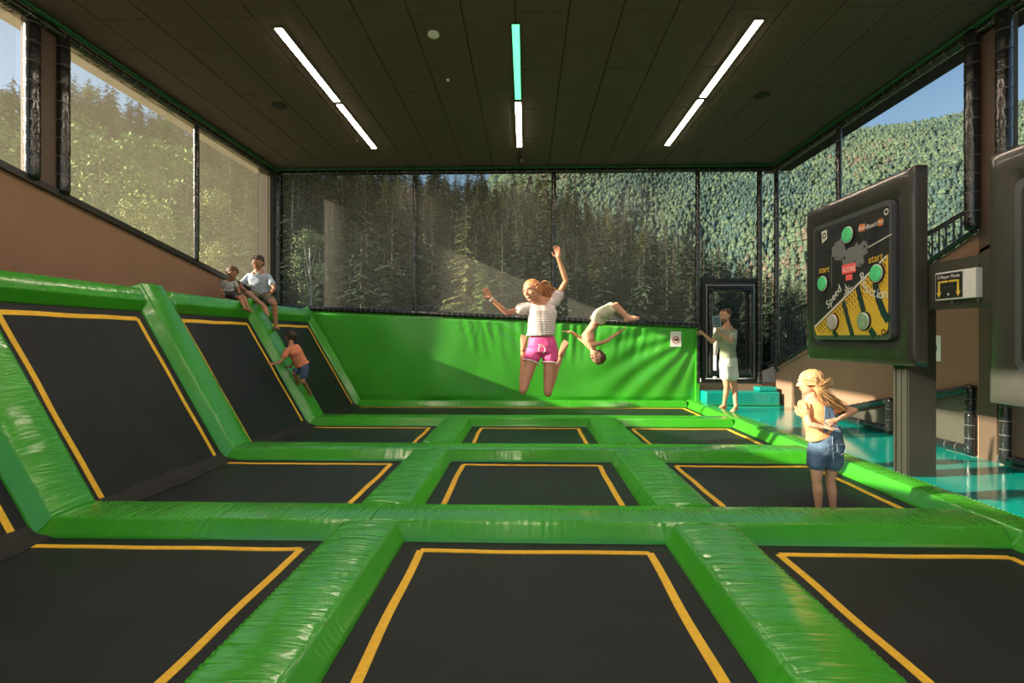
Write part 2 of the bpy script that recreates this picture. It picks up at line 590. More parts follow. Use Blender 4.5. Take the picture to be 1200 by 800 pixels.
# beds
def bed(label, corners_fn, w, l, tapes, group, sag=0.0, inset=0.15, dip=None):
    """corners_fn(a,b,h) -> world point; a in 0..w, b in 0..l. tapes subset of 'LRFB'"""
    root = empty('trampoline_bed', corners_fn(w / 2, l / 2, 0), label, 'trampoline', group)
    na, nb = 30, 40
    V = []; Fc = []
    def hh(a, b):
        h = -sag * math.sin(math.pi * a / w) * math.sin(math.pi * b / l)
        if dip:
            d = math.hypot(a - dip[0], b - dip[1]); h -= dip[2] * math.exp(-(d / 0.35) ** 2)
        return h
    for i in range(na + 1):
        for j in range(nb + 1):
            a = w * i / na; b = l * j / nb
            V.append(corners_fn(a, b, hh(a, b)))
    for i in range(na):
        for j in range(nb):
            k = i * (nb + 1) + j
            Fc.append((k, k + nb + 1, k + nb + 2, k + 1))
    mk('jumping_mat', V, Fc, MAT_BLACK, root, True)
    tw = 0.052
    i0 = inset; i1 = w - inset; j0 = inset; j1 = l - inset
    wob = waves(3, (3, 9), 1, int(w * 1000 + l * 377))
    def strip(a0, b0, a1, b1, hz=0.004):
        n = 24; mb = MB(); dx = a1 - a0; dy = b1 - b0; Ln = math.hypot(dx, dy)
        px_, py_ = -dy / Ln, dx / Ln
        V = []
        for i in range(n + 1):
            k = i / n
            wv = 0.005 * float(wob(k * Ln, a0))
            for sgn in (-1, 1):
                a = a0 + dx * k + px_ * (tw / 2 * sgn + wv); b = b0 + dy * k + py_ * (tw / 2 * sgn + wv)
                for hq in (0.0, hz):
                    V.append(corners_fn(a, b, hh(a, b) + hq))
        Fq = []
        for i in range(n):
            q = i * 4
            Fq += [(q + 1, q + 3, q + 7, q + 5), (q, q + 1, q + 5, q + 4), (q + 3, q + 2, q + 6, q + 7)]
        mk('border_tape', V, Fq, TAPE, root)
    L0 = 0 if 'l' in tapes else j0
    for ch in tapes:
        if ch == 'L': strip(i0, 0 if 'f' in tapes else j0, i0, j1)
        if ch == 'R': strip(i1, 0 if 'f' in tapes else j0, i1, j1, 0.0045)
        if ch == 'B': strip(0 if 'l' in tapes else i0, j1, i1, j1, 0.005)
        if ch == 'F': strip(0 if 'l' in tapes else i0, j0, i1, j0, 0.005)
    return root

xs_ = [(XL, LB[0]), (LB[1], RB[0]), (RB[1], RE[0])]
cn = ['left', 'middle', 'right']
bed_of = ['nearest row', 'second row', 'third row']
for i in range(3):
    y0, y1 = ROWS[i]
    for j, (x0, x1) in enumerate(xs_):
        dip = (2.72 - x0, 4.46 - y0, 0.10) if (i == 1 and j == 2) else None
        extra = {(1, 1): ' under the jumping girl', (2, 1): ' under the somersaulting boy', (1, 2): ' under the girl in denim shorts'}.get((i, j), '')
        bed('black flat trampoline bed, %s, %s%s' % (bed_of[i], cn[j], extra),
            (lambda a, b, h, x0=x0, y0=y0: Vector((x0 + a, y0 + b, h))), x1 - x0, y1 - y0, 'RBFl' if j == 0 else 'LRBF', 'flat trampoline beds', sag=0.015, dip=dip)
bed('long narrow black trampoline bed with yellow tape in front of the green back wall',
    lambda a, b, h: Vector((XL + a, 8.99 + b, h)), RE[0] - XL, 1.83, 'RBl', 'flat trampoline beds', sag=0.01, inset=0.12)
sn = ['nearest sloping black trampoline bed cut by the left picture edge', 'large sloping black trampoline bed between the first two slope bars',
      'sloping black trampoline bed, third up the hall, left of the climbing boy', 'farthest sloping black trampoline bed, behind the climbing boy beside the green wall']
for i in range(4):
    y0, y1 = ROWS[i]
    bed(sn[i], (lambda a, b, h, y0=y0, y1=y1: Vector((XL, y1 - a, 0)) + INC * b + INCN * h), y1 - y0, SL - 0.33, 'LRBf', 'sloping trampoline beds', sag=0.01, inset=0.12)
    # cloth flap folded over the hinge
    root = empty('hinge_flap', (XL, (y0 + y1) / 2, 0), 'black cloth flap folded over the hinge between slope and flat bed, %s row' % ['first', 'second', 'third', 'fourth'][i], 'cloth flap', 'hinge flaps')
    V = []; Fc = []
    n = 40
    f = waves(4, (4, 14), 2, 40 + i)
    for k in range(n + 1):
        y = y0 + (y1 - y0) * k / n
        q = float(f(y, 0)) * 0.012
        V += [Vector((XL, y, 0)) + INC * (0.10 + q * 2) + INCN * 0.004, Vector((XL, y, 0)) + INC * 0.05 + INCN * (0.018 + q * .4), Vector((XL + 0.035, y, 0.028 + q * .4)), Vector((XL + 0.09, y, 0.02 + abs(q))), Vector((XL + 0.15 + q * 3, y, 0.003))]
    for k in range(n):
        for c in range(4):
            a = k * 5 + c
            Fc.append((a, a + 5, a + 6, a + 1))
    mk('flap', V, Fc, SKIRT, root, True)

# base floor under the beds
tag(MB().box(XL - 0.02, 0.2, -0.32, 3.80, 11.1, -0.12).build('floor', SKIRT), kind='structure')
# slope carcass and ledge behind it
V = [(XL, 0.2, -0.10), (XL + INC.x * SL, 0.2, TOPZ - 0.02), (XW, 0.2, TOPZ - 0.02), (XW, 0.2, -0.1)]
tag(MB().prism([(v[0] - 0.09 if i < 2 else v[0], v[1], v[2]) for i, v in enumerate(V)], (0, 10.92, 0)).build('trim_1', SKIRT), kind='structure')

# teal deck
DZ = 0.06
tag(MB().box(3.86, 0.2, -0.3, XR, 11.1, DZ).build('floor', TEAL), kind='structure')
for k, yj in enumerate((3.1, 5.1, 7.1, 9.1)):
    pass
o = bevel(MB().box(3.80, 10.72, DZ, 5.34, 11.12, 0.35).build('teal_step', TEAL_BOX), 0.03, 3)
tag(o, 'teal vinyl box step under the black door beside the man', 'step')
MB().box(3.80, 10.705, DZ + .02, 5.34, 10.715, DZ + .03).build('seam', SEAM, o)
o = bevel(MB().box(4.95, 10.82, 0.352, 5.34, 11.10, 0.44).build('teal_cushion', TEAL_BOX), 0.03, 3)
tag(o, 'small teal vinyl wedge lying on the right end of the teal step', 'cushion')

# ------------------------------------------------------------------ green back wall padding
def sill_back(x): return 2.10 + (x + 4.9) * (1.70 - 2.10) / 8.67
na, nb = 320, 70
V = []; Fc = []
fa = waves(8, (10, 34), 3, 77); fb = waves(5, (1.5, 5), 3, 78); fc = waves(6, (4, 11), 6, 79)
for i in range(na + 1):
    for j in range(nb + 1):
        k = j / nb
        xl = -3.62 - (4.87 - 3.62) * k
        x = xl + (3.77 - xl) * i / na
        zt = sill_back(x)
        z = 0.10 + (zt - 0.10) * k
        # gathers hanging from the top edge, strongest round x=-0.5..2; radiating folds from the upper right
        gat = math.exp(-((x - 0.9) / 1.9) ** 2) * max(0, k - 0.45) ** 1.1 * 2.2
        d = 0.020 * gat * fa(x + (1 - k) * (x - 0.8) * 0.25, z) + 0.022 * fb(x, z)
        ang = math.atan2(1.75 - z, 3.9 - x)
        rad = math.exp(-((x - 2.6) / 1.3) ** 2) * min(1, math.hypot(1.75 - z, 3.9 - x) / 0.8)
        d += 0.010 * rad * math.sin(ang * 26 + 0.8 * math.sin(x * 3))
        ang2 = math.atan2(2.0 - z, x + 1.0)
        rad2 = math.exp(-((x - 0.2) / 1.0) ** 2) * k
        d += 0.009 * rad2 * math.sin(ang2 * 18)
        edge = min(1, (1 - k) / 0.04, k / 0.05)
        d = d * edge + 0.03 * min(1, k / 0.06, (1 - k) / 0.03, (3.77 - x) / 0.06)
        V.append((x, YB - 0.045 - d, z))
for i in range(na):
    for j in range(nb):
        k = i * (nb + 1) + j
        Fc.append((k, k + nb + 1, k + nb + 2, k + 1))
wp = mk('wall_padding', V, Fc, GREEN_WALL, None, True)
tag(wp, 'bright green vinyl sheet padding the whole back wall below the windows', 'padding')
mb = MB()
mb.prism([(3.70, YB - 0.10, 0.1), (3.78, YB - 0.10, 0.1), (3.78, YB - 0.10, 1.70), (3.70, YB - 0.10, 1.705)], (0, 0.09, 0))
mb.build('edge_strip', GREEN_WALL, wp)
# notice on the wall padding
NX = Vector((1, 0, 0)); NZ = Vector((0, 0, 1))
pc = at(792, 397, YB - 0.12)
rt = empty('notice_sign', pc, 'small white notice with a round red and black prohibition symbol on the green wall', 'sign')
mb = MB().box(pc.x - .115, pc.y, pc.z - .17, pc.x + .115, pc.y + .008, pc.z + .16); mb.build('sheet', WHITE, rt)
RED = mat('sign red', (0.55, 0.04, 0.03), 0.5); BLK = mat('sign black', (0.015, 0.015, 0.015), 0.5)
def ring(c, r0, r1, u, w, n=32):
    V = []; Fq = []
    for k in range(n):
        a = 2 * math.pi * k / n
        d = Vector(u) * math.cos(a) + Vector(w) * math.sin(a)
        V += [Vector(c) + d * r0, Vector(c) + d * r1]
    for k in range(n):
        k2 = (k + 1) % n
        Fq.append((2 * k, 2 * k + 1, 2 * k2 + 1, 2 * k2))
    return V, Fq
V, Fq = ring(pc + Vector((0, -.003, -.02)), .062, .08, NX, NZ); mk('symbol_ring', V, Fq, RED, rt)
a = pc + Vector((0, -.002, -.02))
MB().add([a + Vector((-.05, 0, -.02)), a + Vector((.045, 0, -.025)), a + Vector((.05, 0, .03)), a + Vector((.01, 0, .045)), a + Vector((-.01, 0, .01)), a + Vector((-.05, 0, .0))], [(0, 1, 2, 3, 4, 5)]).build('shoe_symbol', BLK, rt)
a = pc + Vector((0, -.004, -.02))
MB().add([a + Vector((-.055, 0, .045)), a + Vector((-.045, 0, .055)), a + Vector((.055, 0, -.045)), a + Vector((.045, 0, -.055))], [(0, 1, 2, 3)]).build('symbol_bar', RED, rt)

# ------------------------------------------------------------------ room shell
def sill_left(y): return 3.356 - 0.18 * (y - 5.244)
def sill_right(y): return min(4.6, 0.747 + 0.398 * (11.262 - y)) 
# left wall
tag(MB().prism([(XW, 0.2, TOPZ - 0.4), (XW, YB, TOPZ - 0.4), (XW, YB, sill_left(YB) - .04), (XW, 0.2, sill_left(0.2) - .04)], (-0.25, 0, 0)).build('wall_left', BROWN), kind='structure')
# back wall below the windows
def sill_b2(x): return sill_back(x) + 0.02
tag(MB().prism([(XW - .25, YB, -0.3), (3.80, YB, -0.3), (3.80, YB, sill_b2(3.80) - .02), (XW - .25, YB, sill_b2(XW - .25) - .02)], (0, 0.25, 0)).build('wall_back', BROWN_PIL), kind='structure')
tag(MB().box(3.80, YB, -0.3, XR + .25, YB + .25, 0.50).build('wall_back', BROWN), kind='structure')
# right wall with the low windows cut out: built from pieces
def low_top(y): return 0.593 + 0.235 * (7.58 - y)
lows = [(7.56, 9.3), (6.21, 7.25), (4.2, 5.88)]   # y ranges of low windows
wl = MB()
def quadx(y0, y1, za0, za1, zb0, zb1):
    wl.prism([(XR, y0, za0), (XR, y1, za1), (XR, y1, zb1), (XR, y0, zb0)], (0.22, 0, 0))
quadx(9.3, YB, -0.3, -0.3, sill_right(9.3), sill_right(YB))
quadx(7.25, 7.56, -0.3, -0.3, low_top(7.25), low_top(7.56))
quadx(5.88, 6.21, -0.3, -0.3, low_top(5.88), low_top(6.21))
for y0, y1 in lows:
    quadx(y0, y1, -0.3, -0.3, 0.07, 0.07)
# band between low windows and sill; slightly over the whole range
quadx(4.2, 9.3, low_top(4.2), low_top(9.3), sill_right(4.2), sill_right(9.3))
quadx(0.2, 4.2, -0.3, -0.3, sill_right(0.2), sill_right(4.2))
tag(wl.build('wall_right', BROWN), kind='structure')

# ceiling: void + single panels
ceil_root = tag(MB().box(XW - .6, -0.8, ZC + 0.03, XR + .6, YB + .5, ZC + 0.35).build('ceiling', CEIL_BACK), kind='structure')
pm = None
pw, plen = 0.617, 1.234
ncol = int((XR - XW) / pw) + 1
x = -0.12 - pw * 9
ci = 0
while x < XR:
    y = -0.8 - (plen / 2 if ci % 2 else 0) - 0.15
    while y < YB:
        ax0, ax1 = max(x, XW) , min(x + pw, XR)
        ay0, ay1 = max(y, -0.8), min(y + plen, YB)
        if ax1 - ax0 > 0.05 and ay1 - ay0 > 0.05:
            full = (ax1 - ax0 > pw - 1e-4) and (ay1 - ay0 > plen - 1e-4)
            cx, cy = (ax0 + ax1) / 2, (ay0 + ay1) / 2
            if full and pm is not None:
                o = bpy.data.objects.new('ceiling_panel', pm); col.objects.link(o); o.parent = ceil_root
            else:
                w2, l2 = (ax1 - ax0) / 2 - 0.0045, (ay1 - ay0) / 2 - 0.0045
                c = 0.006
                V = [(-w2, -l2, 0.03), (w2, -l2, 0.03), (w2, l2, 0.03), (-w2, l2, 0.03), (-w2, -l2, c), (w2, -l2, c), (w2, l2, c), (-w2, l2, c),
                     (-w2 + c, -l2 + c, 0), (w2 - c, -l2 + c, 0), (w2 - c, l2 - c, 0), (-w2 + c, l2 - c, 0)]
                Fq = [(8, 11, 10, 9)]
                for a, b in ((0, 4), (4, 8)):
                    for q in range(4):
                        q2 = (q + 1) % 4
                        Fq.append((a + q, b + q, b + q2, a + q2))
                o = mk('ceiling_panel', V, Fq, CEIL, ceil_root, local=True)
                if full: pm = o.data
            o.location = (cx, cy, ZC + random.uniform(-0.002, 0.002))
        y += plen
    x += pw; ci += 1

# LED strips
def led(x, y0, y1, green, label):
    z = ZC - 0.004
    rt = empty('ceiling_light', (x, (y0 + y1) / 2, z), label, 'light', 'light strips on the ceiling')
    MB().box(x - .06, y0 - .012, z - .012, x + .06, y1 + .012, z).build('profile', LED_RIM, rt)
    MB().box(x - .045, y0, z - .018, x + .045, y1, z - .006).build('diffuser', LED_G if green else LED, rt)
yy = [(6.03, 7.92), (8.03, 9.90)]
for k, x in enumerate((-3.0, -0.12, 2.76)):
    nmx = ['left', 'middle', 'right'][k]
    led(x, *yy[1], False, 'warm white light strip on the dark ceiling, rear one of the %s row' % nmx)
    led(x, *yy[0], k == 1, ('glowing green light strip on the dark ceiling, front one of the middle row' if k == 1 else 'warm white light strip on the dark ceiling, front one of the %s row' % nmx))
    for nn_, a in (('nearest', (3.45, 5.34)), ('second', (1.45, 3.34)), ('third', (-0.5, 1.34))):  # strips added out of view to brighten the hall
        led(x, *a, False, 'warm white fill strip added overhead out of view, %s row, %s one' % (nmx, nn_))
# detector etc
p = at(508, 38, 6.2); 
rt = empty('smoke_detector', (p.x, 6.2, ZC), 'round white smoke detector on the dark ceiling', 'detector')
MB().tube([(p.x, 6.2, ZC), (p.x, 6.2, ZC - .03)], 0.07, 24).build('base', WHITE, rt, True)
MB().sphere((p.x, 6.2, ZC - .03), (.058, .058, .03), 20, 10).build('cover', WHITE, rt, True)
p = at(525, 92, 7.32)
tag(MB().tube([(p.x, 7.32, ZC), (p.x, 7.32, ZC - .03)], [.03, .012], 12).build('sprinkler_head', WHITE), 'tiny white sprinkler head on the ceiling behind the smoke detector', 'sprinkler')
p = at(327, 120, 8.06)
tag(MB().tube([(p.x, 8.06, ZC - .004), (p.x, 8.06, ZC - .012)], 0.12, 28).build('ceiling_speaker', BLK), 'flat black round ceiling speaker left of the left light row', 'speaker')
p = at(893, 115, 7.92)
tag(MB().tube([(p.x, 7.92, ZC - .004), (p.x, 7.92, ZC - .010)], 0.12, 28).build('ceiling_speaker', mat('dark grille', (0.03, .028, .024), .8)), 'dark round ceiling speaker right of the right light row', 'speaker')
p = at(610, 184, 10.5)
rt = empty('security_camera', (p.x, 10.5, ZC), 'small black camera under the ceiling above the middle window', 'camera')
MB().box(p.x - .03, 10.47, ZC - .06, p.x + .03, 10.53, ZC).build('bracket', BLK, rt)
MB().tube([(p.x + .03, 10.35, ZC - .13), (p.x - .01, 10.6, ZC - .08)], .045, 12).build('housing', BLK, rt)

# padded posts
def padded(name, p0, p1, r, label, cat, group, ties=0.22, m=None):
    p0 = Vector(p0); p1 = Vector(p1); d = p1 - p0; L = d.length; d.normalize()
    rt = empty(name, p0, label, cat, group)
    n = max(2, int(L / 0.05))
    pts = []; rs = []
    for i in range(n + 1):
        t = L * i / n
        ph = (t / ties) % 1.0
        rs.append(r * (0.93 + 0.09 * math.sin(math.pi * ph) ** 0.6))
        pts.append(p0 + d * t)
    MB().tube(pts, rs, 12).build('foam_sleeve', m or BLACK_VINYL, rt, True)
    tm = MB()
    k = 1
    while k * ties < L:
        c = p0 + d * (k * ties)
        tm.tube([c - d * 0.006, c + d * 0.006], r * 1.03, 12)
        k += 1
    if tm.V: tm.build('cable_ties', TIE, rt)
    return rt
GP = 'black padded posts and rails of the safety net'
r1 = 0.075
# left wall
for y, nmx in ((wy(38, XW + .03), 'left wall, first post, left of the flat brown pillar'), (wy(73.5, XW + .03), 'left wall, right of the flat brown pillar'), (wy(230, XW + .03), 'left wall, slim post between the two windows above the slope')):
    r = 0.042 if y > 8 else r1
    padded('padded_post', (XW + .03, y, sill_left(y)), (XW + .03, y, ZC - .1), r, 'black padded post, ' + nmx, 'post', GP)
tag(MB().box(XW - .22, wy(46, XW), sill_left(6.05), XW + .02, wy(66, XW), ZC).build('trim_2', BROWN_PIL), kind='structure')
padded('padded_post', (XW + .10, YB - .08, 2.2), (XW + .10, YB - .08, ZC - .1), .065, 'black padded post in the back left corner behind the seated man', 'post', GP)
tag(MB().box(XW - .22, 10.88, 2.2, XW - .02, YB + .2, ZC).build('trim_10', BROWN_PIL), kind='structure')
# back wall posts
zt = ZC - 0.12
for px, nmx, r in ((486.5, 'between the first and second back window', .05), (649, 'behind the raised arm of the jumping girl', .055), (817.5, 'between the third back window and the door bay', .05), (890, 'in the back right corner beside the door', .055)):
    p = at(px, 300, YB - .06)
    zb = sill_back(p.x) if p.x < 3.7 else 0.5
    padded('padded_post', (p.x, YB - .06, zb), (p.x, YB - .06, zt), r, 'black padded post on the back wall ' + nmx, 'post', GP)
p = at(900, 300, YB)
padded('padded_post', (XR - .03, YB - .14, 0.76), (XR - .03, YB - .14, zt), .05, 'black padded post at the far end of the right wall', 'post', GP)
for y, nmx, r, zb in ((wy(983, XR - .09), 'slim, left of the game panel', .045, 0), (wy(1139, XR - .09), 'left of the brown pillar beside the game panel', r1, 0), (wy(1176.5, XR - .09), 'right of the brown pillar, above the right-hand panel', r1, 0)):
    padded('padded_post', (XR - .09, y, sill_right(y) + .02), (XR - .09, y, ZC - .1), r, 'black padded post on the right wall, ' + nmx, 'post', GP)
tag(MB().box(XR - .03, wy(1168, XR - .03), 0.0, XR + .21, wy(1147, XR - .03), ZC).build('trim_3', BROWN_PIL), kind='structure')
# rails along ceiling and sill
padded('padded_rail', (XW + .05, 0.4, ZC - .13), (XW + .05, YB - .1, ZC - .13), .055, 'black padded rail under the ceiling along the left windows', 'rail', GP)
padded('padded_rail', (XR - .05, 0.4, ZC - .13), (XR - .05, YB - .1, ZC - .13), .06, 'black padded rail under the ceiling along the right windows', 'rail', GP)
padded('padded_rail', (XW + .15, YB - .06, ZC - .11), (XR - .05, YB - .06, ZC - .11), .055, 'black padded rail under the ceiling along the back windows', 'rail', GP)
padded('padded_rail', (-5.45, YB - .06, sill_back(-5.45) + .05), (3.80, YB - .06, sill_back(3.8) + .05), .055, 'black padded rail above the green back wall padding', 'rail', GP, ties=.12)
padded('padded_rail', (XR - .03, YB - .2, sill_right(YB - .2) + .03), (XR - .03, 6.2, sill_right(6.2) + .03), .035, 'thin black padded rail rising along the right wall sill', 'rail', GP)
for o_, a, b in (('trim_4', (XW, 0.2, 0), (XW, YB, 0)),):
    tag(MB().prism([(XW + .05, 0.2, sill_left(.2) - .05), (XW + .05, YB - .02, sill_left(YB) - .05), (XW + .05, YB - .02, sill_left(YB) + .03), (XW + .05, 0.2, sill_left(.2) + .03)], (-.2, 0, 0)).build('trim_4', DARK_FRAME), kind='structure')
tag(MB().prism([(XR - .03, 0.2, sill_right(.2) - .03), (XR - .03, YB, sill_right(YB) - .03), (XR - .03, YB, sill_right(YB) + .01), (XR - .03, 0.2, sill_right(.2) + .01)], (.28, 0, 0)).build('trim_5', BROWN), kind='structure')
# green net borders
tag(MB().tube([(XW + .07, 0.3, ZC - .035), (XW + .07, YB - .08, ZC - .035)], .032, 8).build('net_border', GREEN_TRIM), 'green cord border of the net along the left ceiling edge', 'net border')
tag(MB().tube([(XR - .07, 0.3, ZC - .035), (XR - .07, YB - .08, ZC - .035)], .032, 8).build('net_border', GREEN_TRIM), 'green cord border of the net along the right ceiling edge', 'net border')
tag(MB().tube([(XW + .12, YB - .08, ZC - .03), (XR - .12, YB - .08, ZC - .03)], .028, 8).build('net_border', GREEN_TRIM), 'green cord border of the net along the back ceiling edge', 'net border')
# exterior fascia boards
fl = tag(MB().box(XW - .55, 0.2, ZC - .012, XW - .02, YB + .2, ZC + .028).build('trim_6', BEIGE), kind='structure')
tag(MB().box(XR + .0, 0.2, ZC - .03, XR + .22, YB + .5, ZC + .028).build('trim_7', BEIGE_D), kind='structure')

def text(s, size, M, m, parent, name='lettering', ext=0.001, align='CENTER', shear=0.0):
    cu = bpy.data.curves.new('t', 'FONT'); cu.body = s; cu.size = size; cu.extrude = ext; cu.align_x = align; cu.align_y = 'CENTER'; cu.resolution_u = 2
    cu.shear = shear
    ob = bpy.data.objects.new('t', cu); col.objects.link(ob)
    bpy.context.view_layer.update()
    dg = bpy.context.evaluated_depsgraph_get()
    me = bpy.data.meshes.new_from_object(ob.evaluated_get(dg))
    bpy.data.objects.remove(ob); bpy.data.curves.remove(cu)
    V = [M @ v.co for v in me.vertices]
    Fq = [tuple(p.vertices) for p in me.polygons]
    bpy.data.meshes.remove(me)
    return mk(name, V, Fq, m, parent)
def frame(o, ex, ey, rot=0.0):
    ex = Vector(ex).normalized(); ey = Vector(ey).normalized()
    if rot:
        c, s = math.cos(rot), math.sin(rot)
        ex, ey = ex * c + ey * s, ey * c - ex * s
    M = Matrix((ex, ey, ex.cross(ey))).transposed().to_4x4(); M.translation = Vector(o)
    return M
# handwriting scribbled on the beige board above the left windows
for s_, y, sz in (('Edwin', 6.75, .20), ('David', 7.1, .15), ('Geor', 7.55, .16), ('Tim', 8.1, .17), ('My', 5.55, .2), ('Maximus', 9.2, .15)):
    text(s_, sz, frame((XW - .26, y, ZC - .014), (0, 1, 0), (1, 0, 0), R(random.uniform(-6, 6))), INK, fl, shear=.2)

# windows: pane + net per bay
def bay(idx, poly, off_glass, off_net, net):
    n = len(poly)
    rt = empty('window_%d' % idx, poly[0], kind='structure')
    MB().prism([Vector(p) + Vector(off_glass) for p in poly], Vector(off_glass).normalized() * 0.008).build('pane', GLASS, rt)
    mk('net', [Vector(p) + Vector(off_net) for p in poly], [tuple(range(n))], net, rt)
    return rt
wi = 1
for y0, y1 in ((0.3, wy(31, XW)), (wy(78, XW), wy(228, XW)), (wy(232, XW), 10.88)):
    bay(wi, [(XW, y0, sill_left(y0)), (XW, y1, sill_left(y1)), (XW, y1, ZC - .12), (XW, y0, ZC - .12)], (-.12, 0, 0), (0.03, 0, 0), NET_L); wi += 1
xb = [-5.45, at(486.5, 0, YB).x, at(649, 0, YB).x, at(817.5, 0, YB).x]
for a, b in zip(xb[:-1], xb[1:]):
    a += .03; b -= .03
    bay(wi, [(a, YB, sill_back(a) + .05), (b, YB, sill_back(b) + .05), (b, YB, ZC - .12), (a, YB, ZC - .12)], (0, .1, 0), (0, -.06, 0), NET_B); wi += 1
a = xb[3] + .04; b = at(890, 0, YB).x - .04
ztr = at(820, 326, YB).z
bay(wi, [(a, YB, ztr), (b, YB, ztr), (b, YB, ZC - .12), (a, YB, ZC - .12)], (0, .1, 0), (0, -.06, 0), NET_R); wi += 1
for y0, y1 in ((wy(982, XR), YB - .15), (wy(1148, XR), wy(984, XR)), (0.3, wy(1167, XR))):
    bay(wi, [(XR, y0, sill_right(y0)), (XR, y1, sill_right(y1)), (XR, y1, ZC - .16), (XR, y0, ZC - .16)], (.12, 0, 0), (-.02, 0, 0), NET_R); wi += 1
# low windows with padded frames
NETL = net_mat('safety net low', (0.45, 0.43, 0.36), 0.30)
ln = ['triangular one left of the steel column', 'middle one right of the steel column', 'last one below the right-hand panel']
for (y0, y1), l in zip(lows, ln):
    poly = [(XR, y0, .08), (XR, y1, .08), (XR, y1, max(.12, low_top(y1))), (XR, y0, low_top(y0))]
    rt = bay(wi, poly, (.12, 0, 0), (.02, 0, 0), NETL); wi += 1
    for q in range(4):
        A = Vector(poly[q]); B = Vector(poly[(q + 1) % 4])
        d = (B - A)
        if d.length < .1: continue
        cA = Vector((XR - .03, (y0 + y1) / 2, (low_top(y0) + .08) / 2))
        A = A + Vector((-.04, 0, 0)); B = B + Vector((-.04, 0, 0))
        for P in (A, B):
            P.y += .06 if P.y < (y0 + y1) / 2 else -.06
        if q == 0: A.z += .05; B.z += .05
        if q == 2: A.z -= .04; B.z -= .04
        n = max(3, int(d.length / .04)); tsp = .16
        pts = [A + (B - A) * (i / n) for i in range(n + 1)]
        rs = [.055 * (.9 + .12 * abs(math.sin(math.pi * (d.length * i / n) / tsp))) for i in range(n + 1)]
        MB().tube(pts, rs, 10).build('frame_sleeve', BLACK_VINYL, rt, True)
        tm = MB(); k = 1
        while k * tsp < d.length - .05:
            c = A + (B - A).normalized() * k * tsp; dd = (B - A).normalized() * .006
            tm.tube([c - dd, c + dd], .055, 10); k += 1
        if tm.V: tm.build('cable_ties', TIE, rt)

# door in the back wall
dr = empty('door_1', at(855, 447, YB), kind='structure')
x0 = at(823, 400, YB).x; x1 = at(887, 400, YB).x; z0 = 0.52; z1 = at(855, 330, YB).z
def frame_ring(y, xa, za, xb_, zb_, w, d, m, name, parent):
    mb = MB()
    mb.box(xa, y, za, xa + w, y + d, zb_); mb.box(xb_ - w, y, za, xb_, y + d, zb_)
    mb.box(xa + w, y, za, xb_ - w, y + d, za + w); mb.box(xa + w, y, zb_ - w, xb_ - w, y + d, zb_)
    return mb.build(name, m, parent)
frame_ring(YB - .02, x0, z0, x1, z1, .06, .1, DARK_FRAME, 'door_frame', dr)
frame_ring(YB - .05, x0 + .07, z0 + .08, x1 - .07, z1 - .07, .018, .03, mat('bright door trim', (.35, .4, .42), .3, metal=.5), 'door_trim', dr)
frame_ring(YB - .03, x0 + .1, z0 + .12, x1 - .1, z1 - .1, .13, .07, DARK_FRAME, 'door_leaf', dr)
mb = MB()
for xx in (x0 + .16, x1 - .16):
    pts = [(xx, YB - .06, z0 + .15 + i * .05) for i in range(int((z1 - z0 - .3) / .05))]
    mb.tube(pts, [.05 * (.88 + .14 * abs(math.sin(i * .8))) for i in range(len(pts))], 10)
for zz in (z0 + .2, z1 - .18):
    n = int((x1 - x0 - .3) / .05)
    pts = [(x0 + .16 + i * .05, YB - .06, zz) for i in range(n + 1)]
    mb.tube(pts, [.045 * (.88 + .14 * abs(math.sin(i * .8))) for i in range(len(pts))], 10)
mb.build('door_padding', BLACK_VINYL, dr, True)
MB().box(x0 + .23, YB + .0, z0 + .24, x1 - .23, YB + .008, z1 - .22).build('pane', GLASS, dr)
tag(MB().box(x0 - .02, YB - .03, z1 + .01, x1 + .02, YB + .08, ztr - .01).build('trim_8', DARK_FRAME), kind='structure')

# ------------------------------------------------------------------ outside railing and stair on the right
rr_ = empty('stair_railing', (6.0, 9, 1.5), 'black steel stair railing with thin balusters outside the right windows', 'railing')
def rail_z(y): return 2.24 + 0.265 * (10.6 - y)
RX = 5.98
MB().prism([(RX, 12.6, rail_z(12.6)), (RX, 4.0, rail_z(4.0)), (RX, 4.0, rail_z(4.0) + .05), (RX, 12.6, rail_z(12.6) + .05)], (.05, 0, 0)).build('handrail', RAIL, rr_)
MB().prism([(RX, 12.6, rail_z(12.6) - .95), (RX, 4.0, rail_z(4.0) - .95), (RX, 4.0, rail_z(4.0) - .91), (RX, 12.6, rail_z(12.6) - .91)], (.04, 0, 0)).build('bottom_rail', RAIL, rr_)
y = 4.1
bmsh = None
while y < 12.6:
    if bmsh is None:
        o = MB().box(RX + .012, -.009, -.93, RX + .03, .009, 0.02).build('baluster', RAIL, rr_, local=True); bmsh = o.data
        
    else:
        o = bpy.data.objects.new('baluster', bmsh); col.objects.link(o); o.parent = rr_
    o.location = (-6.0, y - 9, rail_z(y) - 1.5)
    y += .125
tag(MB().prism([(5.9, 12.8, -1.5), (5.9, 3.0, -1.5), (5.9, 3.0, rail_z(3.0) - 1.02), (5.9, 12.8, rail_z(12.8) - 1.02)], (1.3, 0, 0)).build('trim_9', PALE), kind='structure')

